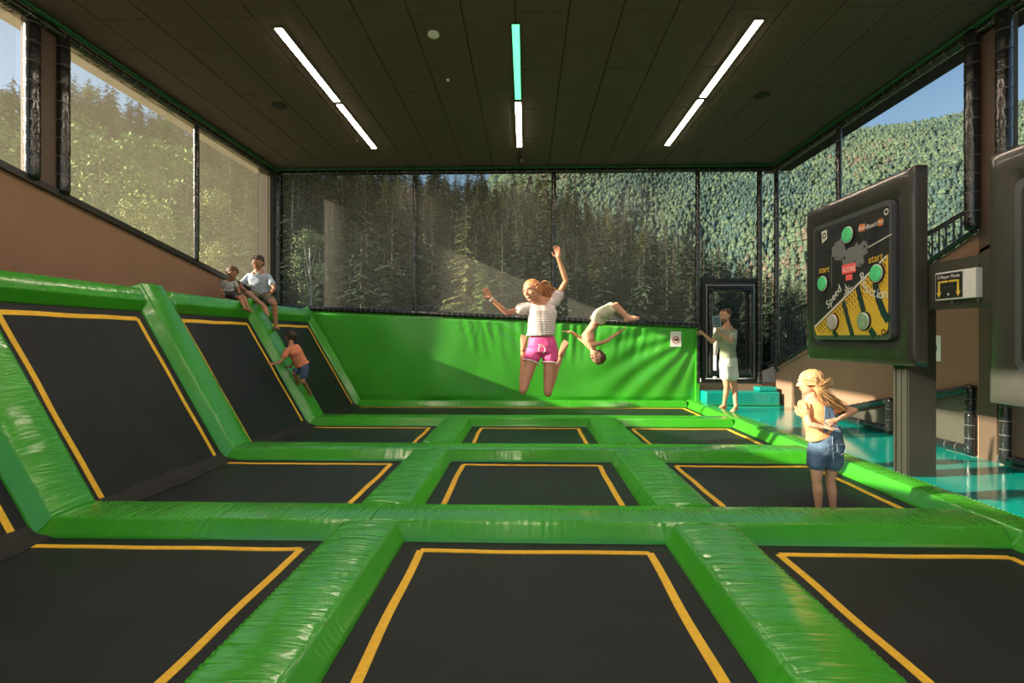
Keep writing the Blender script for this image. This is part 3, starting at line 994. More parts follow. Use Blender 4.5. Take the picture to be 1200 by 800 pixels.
# ------------------------------------------------------------------ column, beam and game panels
o = tag(MB().box(3.95, 5.30, -0.2, 4.225, 5.51, 2.0).build('steel_column', STEEL), 'dark steel column carrying the game panel at the edge of the teal deck', 'column')
for (xa, ya, xb_, yb_) in ((3.935, 5.31, 3.95, 5.34), (3.935, 5.47, 3.95, 5.50), (3.94, 5.395, 3.95, 5.41)):
    MB().box(xa, ya, 0.0, xb_, yb_, 2.0).build('flange', STEEL, o)
o = MB().box(3.96, 3.2, 1.78, 4.26, 5.6, 2.22).build('cross_beam', OLIVE)
tag(o, 'dark olive horizontal beam joining the two game panels, with the two-player sign', 'beam')
MB().box(3.955, 3.2, 2.0, 3.96, 5.6, 2.004).build('seam', BLK, o)

def panel_root(Yc, zc, label):
    M = frame((3.84, Yc, zc), (0, -1, 0), (0, 0, 1))
    # normal = (-Y) x Z = -X
    return empty('game_panel', label=label, cat='game panel', M=M)
def rounded(w, h, r, z0, z1, n=6):
    pts = []
    for cx, cy, a0 in ((w / 2 - r, h / 2 - r, 0), (-w / 2 + r, h / 2 - r, 90), (-w / 2 + r, -h / 2 + r, 180), (w / 2 - r, -h / 2 + r, 270)):
        for k in range(n + 1):
            a = R(a0 + 90 * k / n)
            pts.append(Vector((cx + r * math.cos(a), cy + r * math.sin(a), z0)))
    return MB().prism(pts, (0, 0, z1 - z0))
def hollow(w, h, r, z0, z1, wi_, hi_, bulge):
    """padded frame: ring with flat face, soft edges and mitred corners"""
    V = []; Fq = []
    per = []
    N = 26
    for (ax, ay), (bx_, by_) in (((-1, -1), (1, -1)), ((1, -1), (1, 1)), ((1, 1), (-1, 1)), ((-1, 1), (-1, -1))):
        for k in range(N):
            t = k / N
            per.append((ax + (bx_ - ax) * t, ay + (by_ - ay) * t))
    prof = [(0, z0), (0.0, z1 - .03), (.015, z1 - .01), (.05, z1), (.3, z1 + bulge * .4), (.6, z1 + bulge * .4), (.95, z1), (1.0, z1 - .015), (1.0, z0)]
    wv = waves(6, (5, 22), 3, 5)
    for k, (a, c) in enumerate(per):
        for u, z in prof:
            zz = z + (0.003 * float(wv(k * .35, 0)) if 0.05 < u < .95 else 0)
            W = w / 2 + (wi_ / 2 - w / 2) * u; H = h / 2 + (hi_ / 2 - h / 2) * u
            V.append((a * W, c * H, zz))
    m_ = len(prof); nn = len(per)
    for k in range(nn):
        k2 = (k + 1) % nn
        for j in range(m_ - 1):
            Fq.append((k * m_ + j, k2 * m_ + j, k2 * m_ + j + 1, k * m_ + j + 1))
    return V, Fq
P1 = panel_root(5.99, 2.20, 'square game panel with round green buttons and yellow comic graphics above the blonde girl')
V, Fq = hollow(1.89, 1.98, .03, -.10, 0.03, 1.44, 1.44, 0.025)
mk('padded_surround', V, Fq, PANEL_VINYL, P1, True, local=True)
MB().box(-.94, -.98, -.10, .94, .98, -.09).build('back_board', PANEL_VINYL, P1, local=True)
rounded(1.40, 1.46, .07, -.09, 0.075).build('rim', GREY_RIM, P1, local=True)
G_DARK = mat('board charcoal print', (0.035, 0.038, 0.043), 0.3, var=.3, vscale=6)
G_YEL = mat('board yellow print', (0.85, 0.55, 0.06), 0.35, var=.08)
G_GREY = mat('board grey splash', (0.22, 0.22, 0.24), 0.35)
G_LINE = mat('board white line', (0.80, 0.78, 0.74), .4)
G_TEAL = mat('board dark wave', (0.012, 0.05, 0.06), .35)
G_ORANGE = mat('board orange', (0.75, 0.22, 0.06), .4)
G_RED = mat('score display', (0.6, 0.09, 0.08), .4, emit=(1.0, .12, .1), estr=.25)
G_GREEN = mat('lit green button', (0.10, 0.55, 0.22), .25, emit=(.1, .8, .3), estr=.12, var=.15, vscale=14)
G_BTN = mat('grey button', (.5, .48, .47), .3)
G_DOT = mat('halftone brown', (0.10, 0.035, 0.01), .5)
rounded(1.33, 1.35, .045, 0.075, 0.079).build('face_plate', G_DARK, P1, local=True)
def bp(px, py):
    X = 3.765
    Y = X * 1.0
    d = cam_dir(px, py); t = X / d.x
    P = Vector((0, 0, CAMZ)) + d * t
    return 5.99 - P.y, P.z - 2.20
def flat(pts, z, m, name):
    return mk(name, [(a, b, z) for a, b in pts], [tuple(range(len(pts)))], m, P1, local=True)
A = bp(957.5, 383); B = bp(1047, 296)
A = (-.665, A[1]); B = (.665, B[1])
flat([A, (-.665, -.60), (-.62, -.675), (.62, -.675), (.665, -.60), B], .081, G_YEL, 'yellow_field')
def thick(p, q, w, z, m, name, w2=None):
    p = Vector((p[0], p[1])); q = Vector((q[0], q[1])); d = (q - p).normalized(); n = Vector((-d.y, d.x)); w2 = w if w2 is None else w2
    return flat([tuple(p - n * w), tuple(q - n * w2), tuple(q + n * w2), tuple(p + n * w)], z, m, name)
thick(A, (B[0] - .02, B[1] - .02), .012, .0835, G_LINE, 'diagonal_line')
# dark waves on the yellow half
def wavestrip(pxs, w, z=.0825):
    pts = [bp(*p) for p in pxs]; Lf = []; Rt = []
    for i, p in enumerate(pts):
        q = pts[min(i + 1, len(pts) - 1)]; o_ = pts[max(i - 1, 0)]
        d = Vector((q[0] - o_[0], q[1] - o_[1])).normalized(); n = Vector((-d.y, d.x)) * w
        Lf.append((p[0] + n.x, p[1] + n.y)); Rt.append((p[0] - n.x, p[1] - n.y))
    V = [(a, b, z) for a, b in Lf] + [(a, b, z) for a, b in Rt]; n = len(pts)
    mk('dark_wave', V, [(i, i + 1, n + i + 1, n + i) for i in range(n - 1)], G_TEAL, P1, local=True)
wavestrip([(989, 353), (992, 365), (996, 380), (1000, 394)], .035)
wavestrip([(1005, 333), (1009, 350), (1013, 365)], .04)
wavestrip([(1020, 385), (1026, 394)], .04)
wavestrip([(1026, 331), (1030, 350), (1036, 366), (1042, 376)], .045)
wavestrip([(977, 388), (982, 394)], .03)
# halftone dots below the diagonal
mb = MB()
for i in range(30):
    for j in range(12):
        k = (i + .5) / 30
        x_ = A[0] + (B[0] - A[0]) * k; y_ = A[1] + (B[1] - A[1]) * k
        off = .035 + j * .042
        r_ = .014 * (1 - j / 12.5)
        xx, yy_ = x_ + off * .62 + (j % 2) * .012, y_ - off * .55
        if abs(xx) < .64 and yy_ > -.65:
            mb.disc((xx, yy_, .0838), r_, (1, 0, 0), (0, 1, 0), seg=6)
o = mb.build('halftone_dots', G_DOT, P1, local=True); o['kind'] = 'stuff'
# grey splash and specks
def blotch(c, r, seed, m, z=.081, n=26, sx=1.0, jag=.45):
    r_ = np.random.RandomState(seed); pts = []
    for k in range(n):
        a = 2 * math.pi * k / n; q = r * (1 - jag / 2 + jag * r_.rand())
        pts.append((c[0] + q * math.cos(a) * sx, c[1] + q * math.sin(a)))
    return flat(pts, z, m, 'ink_splash')
blotch(bp(983, 293), .13, 3, G_GREY, sx=1.0); blotch(bp(1003, 299), .13, 4, G_GREY, sx=1.4, z=.0815); blotch(bp(1012, 291), .08, 5, G_GREY, z=.082); blotch(bp(993, 301), .09, 9, G_GREY, z=.0822)
mb = MB()
for k in range(90):
    xx, yy_ = random.uniform(-.6, .6), random.uniform(-.3, .62)
    if yy_ < A[1] + (B[1] - A[1]) * (xx + .665) / 1.33 + .04: continue
    mb.disc((xx, yy_, .0828), random.uniform(.004, .022), (1, 0, 0), (0, 1, 0), seg=6)
mb.build('ink_specks', BLK, P1, local=True)
thick(bp(1018, 290), bp(1046, 274), .006, .083, G_LINE, 'thin_line'); thick(bp(975, 300), bp(975.5, 338), .008, .083, G_GREY, 'thin_line')
# star spark
c = bp(994, 340)
mb = MB()
for k in range(7):
    a = 2 * math.pi * k / 7 + .3; L_ = .07 if k % 2 else .11
    mb.add([(c[0] + math.cos(a) * L_, c[1] + math.sin(a) * L_, .0845), (c[0] + math.cos(a + 1.4) * .015, c[1] + math.sin(a + 1.4) * .015, .0845), (c[0] + math.cos(a - 1.4) * .015, c[1] + math.sin(a - 1.4) * .015, .0845)], [(0, 1, 2)])
mb.build('spark', G_LINE, P1, local=True)
# tag, logo, display
def lt(s, px, py, size, m, rot=0, z=.084, shear=0, align='CENTER'):
    c = bp(px, py)
    a, b = c
    M = MATS[P1.name] @ frame((a, b, z), (1, 0, 0), (0, 1, 0), rot)
    return text(s, size, M, m, P1, shear=shear, align=align)
c = bp(967, 277); flat([(c[0] - .05, c[1] - .08), (c[0] + .055, c[1] - .04), (c[0] + .045, c[1] + .075), (c[0] - .065, c[1] + .07)], .083, G_LINE, 'tag')
V, Fq = ring((c[0] - .005, c[1] + .01, .0845), .02, .038, (1, 0, 0), (0, 1, 0), 18); mk('tag_ring', V, Fq, BLK, P1, local=True)
V, Fq = ring((*bp(1039.5, 248), .083), .022, .034, (1, 0, 0), (0, 1, 0), 18); mk('corner_emblem', V, Fq, G_LINE, P1, local=True)
V, Fq = ring((*bp(1036.5, 389), .0845), .018, .034, (1, 0, 0), (0, 1, 0), 18); mk('corner_emblem', V, Fq, G_DOT, P1, local=True)
thick(bp(1007.5, 267.5), bp(1014.5, 266), .042, .083, G_ORANGE, 'logo_block')
thick(bp(1030, 261), bp(1035.5, 259.5), .038, .083, G_ORANGE, 'logo_block')
lt('Flash', 1011, 267, .062, G_LINE, R(4)); lt('React', 1022, 264, .075, G_LINE, R(4), shear=.2); lt('Pro', 1033, 260, .062, G_LINE, R(4))
c = bp(996, 315)
flat([(c[0] - .13, c[1] - .05), (c[0] + .12, c[1] - .05), (c[0] + .12, c[1] + .06), (c[0] - .13, c[1] + .06)], .086, G_RED, 'score_display')
c = bp(996, 324); flat([(c[0] - .06, c[1] - .04), (c[0] + .06, c[1] - .04), (c[0] + .06, c[1] + .025), (c[0] - .06, c[1] + .025)], .086, G_RED, 'score_display')
lt('SCORE', 996, 315.5, .075, G_LINE, 0, z=.088)
lt('start', 966.5, 316, .12, G_YEL, R(-2)); lt('start', 1027, 302.5, .12, G_YEL, R(3))
lt('Speed', 977.5, 348, .145, G_LINE, R(38), shear=.1)
for ch, px, py, rt_ in (('R', 1012.5, 324.5, 20), ('e', 1013.5, 332, 10), ('a', 1017, 338, 0), ('c', 1022, 341.5, -5), ('t', 1026, 343, -8), ('i', 1030, 344, -5), ('o', 1033.5, 344.5, 0), ('n', 1039, 344, 0)):
    lt(ch, px, py, .15, WHITE, R(rt_), z=.088)
for k, (px, py, g_) in enumerate(((995.5, 275, 1), (966, 332, 1), (1029.5, 320, 1), (977.5, 377, 0), (1014, 376, 2))):
    a, b = bp(px, py)
    o = MB().tube([(a, b, .079), (a, b, .098)], .108, 28).build('button_ring', BLK if g_ != 0 else G_DOT, P1, local=True)
    MB().tube([(a, b, .098), (a, b, .103)], .096, 28).build('button_rim', G_LINE, o, local=True)
    MB().tube([(a, b, .103), (a, b, .115), (a, b, .118)], [.086, .084, .07], 28).build('button_lens', (G_BTN, G_GREEN, mat('half lit button', (.3, .48, .3), .3, var=.3, vscale=9))[g_], o, local=True)

P2 = panel_root(4.249 - .99, 1.975, 'padded black game panel cut off by the right picture edge')
V, Fq = hollow(1.98, 2.03, .03, -.10, 0.03, 1.44, 1.46, 0.03)
mk('padded_surround', V, Fq, PANEL_VINYL2, P2, True, local=True)
MB().box(-.98, -1.0, -.10, .98, 1.0, -.09).build('back_board', PANEL_VINYL2, P2, local=True)
rounded(1.44, 1.46, .07, -.09, 0.075).build('rim', GREY_RIM, P2, local=True)
rounded(1.33, 1.35, .045, 0.075, 0.079).build('face_plate', G_DARK, P2, local=True)

# two-player sign on the beam
sx = 3.94
def sp(px, py):
    d = cam_dir(px, py); t = sx / d.x
    return Vector((0, 0, CAMZ)) + d * t
c0 = sp(1101, 322); c1 = sp(1149, 313)
ya, yb_ = c0.y, c1.y
zc = (sp(1125, 317).z + sp(1125, 350).z) / 2; hz = .13
S = empty('player_mode_sign', (3.95, (ya + yb_) / 2, zc), 'white boxed sign reading 2-Player Mode with two yellow arrows on the beam', 'sign')
bevel(MB().box(3.90, yb_, zc - hz, 3.96, ya, zc + hz).build('box', WHITE, S), .006, 2)
ys = sp(1133.5, 330).y
MB().box(3.896, ys, zc - hz + .014, 3.8995, ya - .012, zc + hz - .014).build('black_panel', BLK, S)
wS = (ya - ys); yc = (ya - .012 + ys) / 2
text('2-Player Mode', .042, frame((3.893, yc, zc + .082), (0, -1, 0), (0, 0, 1)), WHITE, S)
ARY = mat('arrow yellow', (.85, .62, .08), .5)
text('_________', .03, frame((3.893, yc, zc + .0), (0, -1, 0), (0, 0, 1)), G_GREY, S)
for sgn in (-1, 1):
    mb = MB()
    def q(u0, v0, u1, v1):
        mb.box(3.892, yc - sgn * max(u0, u1) if sgn > 0 else yc + min(u0, u1), zc + v0, 3.895, yc - sgn * min(u0, u1) if sgn > 0 else yc + max(u0, u1), zc + v1)
    h = wS * .34
    q(.006, .03, h + .008, .048)
    q(h - .008, -.06, h + .012, .048)
    tip = [(3.892, yc - sgn * (h - .024), zc - .058), (3.892, yc - sgn * (h + .028), zc - .058), (3.892, yc - sgn * (h + .002), zc - .105)]
    mb.prism(tip, (.003, 0, 0))
    mb.build('arrow', ARY, S)
MB().box(3.892, yc - .008, zc - .09, 3.895, yc + .008, zc - .07).build('small_mark', WHITE, S)
MB().tube([(3.93, yb_ + .01, zc + hz), (3.93, yb_ + .01, zc + hz + .04)], .012, 8).build('bolt', TIE, S)
MB().tube([(3.93, yb_ + .01, zc - hz), (3.93, yb_ + .01, zc - hz - .04)], .014, 8).build('bolt', TIE, S)
MB().tube([(3.93, yc, zc - hz), (3.93, yc, zc - hz - .04)], .014, 8).build('bolt', TIE, S)
# paper on the right wall
p = at(1100, 408, 6.6)
c0 = ray_plane(1098, 408, (XR - .01, 0, 0), Vector((1, 0, 0)))
S = empty('paper_notice', c0, 'white paper notice on the brown right wall behind the column', 'sign')
MB().box(XR - .008, c0.y - .055, c0.z - .17, XR - .003, c0.y + .20, c0.z + .17).build('sheet', WHITE, S)
V, Fq = ring((XR - .010, c0.y + .06, c0.z), .05, .065, (0, 1, 0), (0, 0, 1), 20); mk('symbol_ring', V, Fq, mat('sign blue', (.05, .12, .4), .5), S)

# outside: white parasol foot and table seen through the door
p = at(838, 440, 14.0)
S = empty('parasol', (p.x, 14.0, -0.3), 'closed white parasol standing outside behind the glass door', 'parasol')
MB().tube([(p.x, 14, -.3), (p.x, 14, 1.0)], .05, 12).build('pole', WHITE, S, True)
MB().tube([(p.x, 14, 1.0), (p.x, 14, 1.35), (p.x, 14, 1.9), (p.x, 14, 2.0)], [.05, .13, .09, .03], 12).build('canopy', PALE, S, True)
tag(MB().box(4.6, 13.4, .12, 6.2, 14.4, .34).build('white_bench', WHITE), 'low white bench slab outside behind the glass door', 'bench')

# ------------------------------------------------------------------ land outside
GRASS = mat('meadow grass', (0.055, 0.085, 0.028), 0.95, spec=0.1, var=0.45, vscale=0.05, detail=8)
GRASS_F = mat('far hill ground', (0.075, 0.12, 0.05), 0.95, spec=0.1, var=0.4, vscale=0.02, detail=8)
def interp(x, pts):
    return float(np.interp(x, [p[0] for p in pts], [p[1] for p in pts]))
SK = [(-180, .05), (-112, .06), (-98, .16), (-86, .36), (-76, .50), (-62, .50), (-50, .41), (-46, .40), (-42, .425), (-33, .415), (-20, .385), (-5, .36), (3.8, .33), (8.1, .285), (13.7, .247), (18.6, .20), (24.5, .14), (29.5, .10), (36, .05), (60, .04), (180, .04)]  # raised out of view on the left to block sun from the forest
R0 = [(-180, 60), (-95, 60), (-60, 48), (-20, 46), (0, 56), (12, 66), (30, 90), (60, 90), (180, 60)]
R1 = [(-180, 200), (-110, 220), (-80, 200), (-60, 150), (-46, 125), (-20, 120), (0, 125), (15, 135), (30, 160), (60, 160), (180, 200)]
TH = 17.0
def near_ground(az, r):
    r0, r1, sk = interp(az, R0), interp(az, R1), interp(az, SK)
    lowtan = min(sk * .9, 0.20 if az < 10 else 0.20 - .006 * (az - 10))
    zt0 = r0 * lowtan
    zg0 = max(-16, zt0 - TH)
    if r <= r0:
        k = max(0, min(1, (r - 13) / (r0 - 13)))
        return -1.6 + (zg0 + 1.6) * (k * k * (3 - 2 * k))
    k = min(1, (r - r0) / (r1 - r0))
    tn = lowtan + (sk - lowtan) * k
    z = r * tn - TH + 1.5
    z1 = r1 * sk - TH + 1.5
    if r > r1:
        z = z1
        if az < -15: z = z1 - (r - r1) * .05
        else: z = z1 - (r - r1) * .25
    return max(z, zg0) if r < r1 else z
SKF = [(-180, .02), (-15, .02), (-10, .05), (-7, .25), (0, .46), (10, .43), (20, .385), (30, .365), (36, .352), (46, .345), (60, .35), (75, .3), (90, .1), (180, .02)]
def ground(x, y):
    r = math.hypot(x, y); az = math.degrees(math.atan2(x, y))
    zn = near_ground(az, r)
    if -15 < az < 95 and r > 210:
        k = min(1.0, (r - 210) / 470.0)
        sk = interp(az, SKF)
        zf = -22 + (680 * sk - 14 + 22) * (k ** 0.95) + (5 * math.sin(az * .35 + r * .012) + 3 * math.sin(az * .9 - r * .02)) * min(1, k * 4) * (1 - k) 
        if r > 680: zf = 680 * sk - 14 - (r - 680) * .3
        return max(zn if r < 260 else -1e9, zf)
    return zn
rs_ = [12.9, 16, 20, 26, 33, 40, 48, 56, 64, 73, 82, 92, 102, 113, 125, 138, 152, 168, 186, 205, 225, 250, 280, 310, 345, 380, 420, 460, 500, 545, 590, 635, 680, 730, 800]
azs = np.arange(-180, 180, 3)
V = []; Fc = []
for a in azs:
    for r in rs_:
        x, y = r * math.sin(R(a)), r * math.cos(R(a))
        V.append((x, y, ground(x, y)))
n = len(rs_); m_ = len(azs)
for i in range(m_):
    i2 = (i + 1) % m_
    for j in range(n - 1):
        Fc.append((i * n + j, i2 * n + j, i2 * n + j + 1, i * n + j + 1))
tag(mk('hillside', V, Fc, GRASS, None, True), kind='structure')
V = [(13 * math.sin(R(a)), 13 * math.cos(R(a)), -1.6) for a in range(0, 360, 12)]
tag(mk('ground', V, [tuple(reversed(range(len(V))))], mat('gravel ground', (.25, .23, .2), .9, var=.2, vscale=3)), kind='structure')

def leafmat(name, c, var=.35, vs=.35):
    m, nt, b = new_mat(name)
    b.inputs['Roughness'].default_value = .75
    b.inputs['Specular IOR Level'].default_value = .15
    oi = nt.nodes.new('ShaderNodeObjectInfo')
    ge = nt.nodes.new('ShaderNodeNewGeometry')
    n = nt.nodes.new('ShaderNodeTexNoise'); n.inputs['Scale'].default_value = vs; n.inputs['Detail'].default_value = 6
    nt.links.new(ge.outputs['Position'], n.inputs['Vector'])
    ad = nt.nodes.new('ShaderNodeMath'); ad.operation = 'ADD'
    sc_ = nt.nodes.new('ShaderNodeMath'); sc_.operation = 'MULTIPLY'; sc_.inputs[1].default_value = .4
    nt.links.new(oi.outputs['Random'], sc_.inputs[0]); nt.links.new(n.outputs['Fac'], ad.inputs[0]); nt.links.new(sc_.outputs[0], ad.inputs[1])
    mr = nt.nodes.new('ShaderNodeMapRange'); mr.inputs['From Min'].default_value = .3; mr.inputs['From Max'].default_value = 1.1
    mr.inputs['To Min'].default_value = 1 - var; mr.inputs['To Max'].default_value = 1 + var
    nt.links.new(ad.outputs[0], mr.inputs['Value'])
    mx = nt.nodes.new('ShaderNodeVectorMath'); mx.operation = 'SCALE'; mx.inputs[0].default_value = c
    nt.links.new(mr.outputs['Result'], mx.inputs['Scale']); nt.links.new(mx.outputs['Vector'], b.inputs['Base Color'])
    return m
SPRUCE = leafmat('spruce needles', (0.052, 0.080, 0.047))
LEAF_Y = leafmat('pale yellow-green leaves', (0.30, 0.33, 0.11))
LEAF_M = leafmat('mid green leaves', (0.15, 0.24, 0.06))
BARK = mat('bark', (0.12, 0.09, 0.07), .9, var=.3); BIRCH = mat('birch bark', (.55, .53, .48), .8, var=.3, vscale=2, stretch=(1, 1, 4))

def conifer_mesh(seed, tiers=24, nb=9, width=.19, droop=.35):
    r_ = np.random.RandomState(seed)
    V = []; Fq = []
    for t in range(tiers):
        h = .10 + .87 * (t / tiers) ** .92
        Lb = width * (1 - h) ** .8 * r_.uniform(.8, 1.15) + .012
        for b in range(nb if t < tiers * .8 else 6):
            a = r_.uniform(0, 6.28); L = Lb * r_.uniform(.6, 1.2)
            d = np.array([math.cos(a), math.sin(a), 0]); s = np.array([-math.sin(a), math.cos(a), 0])
            hh = h + r_.uniform(-.015, .015)
            K = 5
            for k in range(K):
                u0 = k / K; u1 = (k + 1.25) / K; um = (u0 + u1) / 2
                def P(u, w): 
                    return d * L * u + s * w + np.array([0, 0, hh - droop * L * u ** 1.6 + .12 * L * u])
                wd = L * .34 * (1 - u0 * .75) * r_.uniform(.7, 1.3)
                for sg in (-1, 1):
                    i0 = len(V)
                    tip = P(um + .12, sg * wd); tip[2] -= L * .14 * r_.rand()
                    V += [P(u0, 0), P(u1, 0), tip]
                    Fq.append((i0, i0 + 1, i0 + 2))
    me = bpy.data.meshes.new('foliage')
    me.from_pydata([tuple(v) for v in V], [], Fq); me.update()
    tm = MB().tube([(0, 0, -.05), (0, 0, .5), (0, 0, .98)], [.011, .007, .001], 6)
    t = bpy.data.meshes.new('trunk'); t.from_pydata([tuple(v) for v in tm.V], [], tm.F); t.materials.append(BARK); t.update()
    return me, t
def broad_mesh(seed, n=7000, w=.30, bark=BARK, open_=False):
    r_ = np.random.RandomState(seed)
    cl = []
    for k in range(16 if not open_ else 22):
        z = r_.uniform(.3, .92); rad = w * math.sin(math.pi * min(1, (z - .15) / .9)) * r_.uniform(.2, .9); a = r_.uniform(0, 6.28)
        cl.append((rad * math.cos(a), rad * math.sin(a), z, r_.uniform(.06, .13) * (0.7 if open_ else 1)))
    V = []; Fq = []
    for k in range(n):
        c = cl[r_.randint(len(cl))]
        v = r_.normal(size=3); v /= np.linalg.norm(v); q = np.array(c[:3]) + v * c[3] * r_.uniform(.6, 1.1)
        a = r_.normal(size=3); a /= np.linalg.norm(a); b = np.cross(a, v); b /= max(1e-6, np.linalg.norm(b)); s = r_.uniform(.0045, .0105)
        i0 = len(V); V += [q - a * s, q + b * s * .8, q + a * s, q - b * s * .8]; Fq.append((i0, i0 + 1, i0 + 2, i0 + 3))
    me = bpy.data.meshes.new('foliage'); me.from_pydata([tuple(v) for v in V], [], Fq); me.update()
    tm = MB().tube([(0, 0, -.05), (.01, 0, .4), (0, .01, .9)], [.013, .009, .002], 6)
    for c in cl[:10]: tm.tube([(0, 0, c[2] * .6), (c[0] * .8, c[1] * .8, c[2])], [.005, .001], 4)
    t = bpy.data.meshes.new('trunk'); t.from_pydata([tuple(v) for v in tm.V], [], tm.F); t.materials.append(bark); t.update()
    return me, t
def withmat(me, m):
    c = me.copy(); c.materials.clear(); c.materials.append(m); return c
CON = [conifer_mesh(s, w_, n_, wd) for s, w_, n_, wd in ((1, 24, 9, .19), (2, 22, 9, .16), (3, 26, 8, .21), (4, 20, 8, .15))]
CONM = [(withmat(a, SPRUCE), b) for a, b in CON]
LARCH = leafmat('larch needles', (0.15, 0.165, 0.065))
CONL = [(withmat(a, LARCH), b) for a, b in CON[:2]]
BRO = [broad_mesh(5), broad_mesh(6)]
BROY = [(withmat(a, LEAF_Y), b) for a, b in BRO]; BROM = [(withmat(a, LEAF_M), b) for a, b in BRO]
bi_ = broad_mesh(9, 3500, .2, BIRCH, True); BIR = (withmat(bi_[0], leafmat('birch leaves', (.19, .24, .12))), bi_[1])
def tree(name, meshes, x, y, h, label, group, wid=1.0, z=None):
    rt = bpy.data.objects.new(name, None); col.objects.link(rt)
    rt.location = (x, y, ground(x, y) - .2 if z is None else z)
    rt.scale = (h * wid, h * wid, h); rt.rotation_euler = (0, 0, random.uniform(0, 6.28))
    for nm_, me in zip(('foliage', 'trunk'), meshes):
        o = bpy.data.objects.new(nm_, me); col.objects.link(o); o.parent = rt
    return tag(rt, label, 'tree', group)
cnt = 0
placed = []
random.seed(21)
tries = 0
while cnt < 420 and tries < 20000:
    tries += 1
    az = random.uniform(-56, 40)
    r0, r1 = interp(az, R0), interp(az, R1)
    r = r0 + (r1 - r0) * random.random() ** 0.85
    x, y = r * math.sin(R(az)), r * math.cos(R(az))
    if any((x - a) ** 2 + (y - b) ** 2 < 9 for a, b in placed): continue
    placed.append((x, y)); cnt += 1
    k = (r - r0) / (r1 - r0)
    q = random.random()
    if az < -30 and q < .4:
        tree('broadleaf_tree', random.choice(BROY if random.random() < .5 else BROM), x, y, random.uniform(11, 15), 'leafy broadleaf tree on the left forest slope behind the nets', 'broadleaf trees of the near forest', 1.1)
    elif k > .55 and q < .5:
        tree('larch_tree', random.choice(CONL), x, y, random.uniform(15, 19), 'pale green larch near the top of the near forest ridge', 'larches of the near forest')
    else:
        tree('spruce_tree', random.choice(CONM), x, y, random.uniform(14, 20), 'dark spruce standing in the near forest behind the nets', 'spruces of the near forest')
p = at(363, 358, 42); tree('birch_tree', BIR, p.x, 42, 9.5, 'slender birch with a pale trunk behind the left back window', None, 1.0, z=1.5)
p = at(565, 330, 44); tree('young_spruce', (withmat(CON[0][0], LEAF_M), CON[0][1]), p.x, 44, 8.5, 'small bright green young spruce behind the second back window', None, 1.1, z=0)
p = at(541, 300, 43); tree('spruce_tree', CONL[0], p.x, 46, 15, 'pale tall spruce left of the bright young spruce', None, 1.0, z=-1)
p = at(158, 270, 22); tree('broadleaf_tree', BROY[0], p.x, 22, 7.6, 'pale yellow leafy tree close behind the large left window', None, 1.0, z=.4)
p = at(120, 150, 30); tree('broadleaf_tree', BROM[1], p.x, 30, 17, 'tall green leafy tree behind the large left window', None, 1.2, z=-1.5)
p = at(182, 290, 22); tree('broadleaf_tree', BROY[1], p.x, 22, 6.2, 'low yellow leafy tree in the right part of the large left window', None, 1.1, z=.4)
p = at(270, 250, 34); tree('spruce_tree', CONL[1], p.x, 34, 17, 'pale conifer behind the narrow left window above the seated man', None, 1.0, z=-2)
# undergrowth and back rows nobody could count
def scatter(name, pts, m, label, cat, seg=6, layers=2, ww=.17):
    r_ = np.random.RandomState(len(pts))
    base = []; Fb = []
    for l in range(layers):
        zb = .04 + l * .9 / layers; zt_ = min(1.0, zb + 1.25 / layers)
        i0 = len(base)
        for k in range(seg):
            a = 6.283 * (k + .5 * l) / seg; rr_2 = ww * (1 - l * .75 / layers) * (1.0 if k % 2 else .72)
            base.append((rr_2 * math.cos(a), rr_2 * math.sin(a), zb - (0.02 if k % 2 else 0)))
        base.append((0, 0, zt_))
        for k in range(seg): Fb.append((i0 + k, i0 + (k + 1) % seg, i0 + seg))
    B = np.array(base); nb = len(B); P = np.array(pts)
    ang = r_.uniform(0, 6.28, len(P)); c, s = np.cos(ang), np.sin(ang)
    H = P[:, 3]; W = H * r_.uniform(.8, 1.3, len(P))
    X = (B[None, :, 0] * c[:, None] - B[None, :, 1] * s[:, None]) * W[:, None] + P[:, 0:1]
    Y = (B[None, :, 0] * s[:, None] + B[None, :, 1] * c[:, None]) * W[:, None] + P[:, 1:2]
    Z = B[None, :, 2] * H[:, None] + P[:, 2:3]
    V = np.stack([X, Y, Z], -1).reshape(-1, 3).astype(np.float32)
    Fa = (np.array(Fb)[None] + (np.arange(len(P)) * nb)[:, None, None]).reshape(-1, 3)
    me = bpy.data.meshes.new(name)
    me.vertices.add(len(V)); me.vertices.foreach_set('co', V.ravel())
    me.loops.add(len(Fa) * 3); me.loops.foreach_set('vertex_index', Fa.ravel().astype(np.int32))
    me.polygons.add(len(Fa)); me.polygons.foreach_set('loop_start', (np.arange(len(Fa)) * 3).astype(np.int32))
    me.polygons.foreach_set('loop_total', np.full(len(Fa), 3, dtype=np.int32))
    me.materials.append(m); me.update(calc_edges=True); me.validate()
    o = bpy.data.objects.new(name, me); col.objects.link(o)
    return tag(o, label, cat, kind='stuff')
pts = []
for k in range(3400):
    az = random.uniform(-95, 44); r0, r1 = interp(az, R0) , interp(az, R1) * 1.08
    r = math.sqrt(random.uniform(r0 ** 2, r1 ** 2)); x, y = r * math.sin(R(az)), r * math.cos(R(az))
    pts.append((x, y, ground(x, y) - .5, random.uniform(10, 16) if r > r0 * 1.15 else random.uniform(4, 9)))
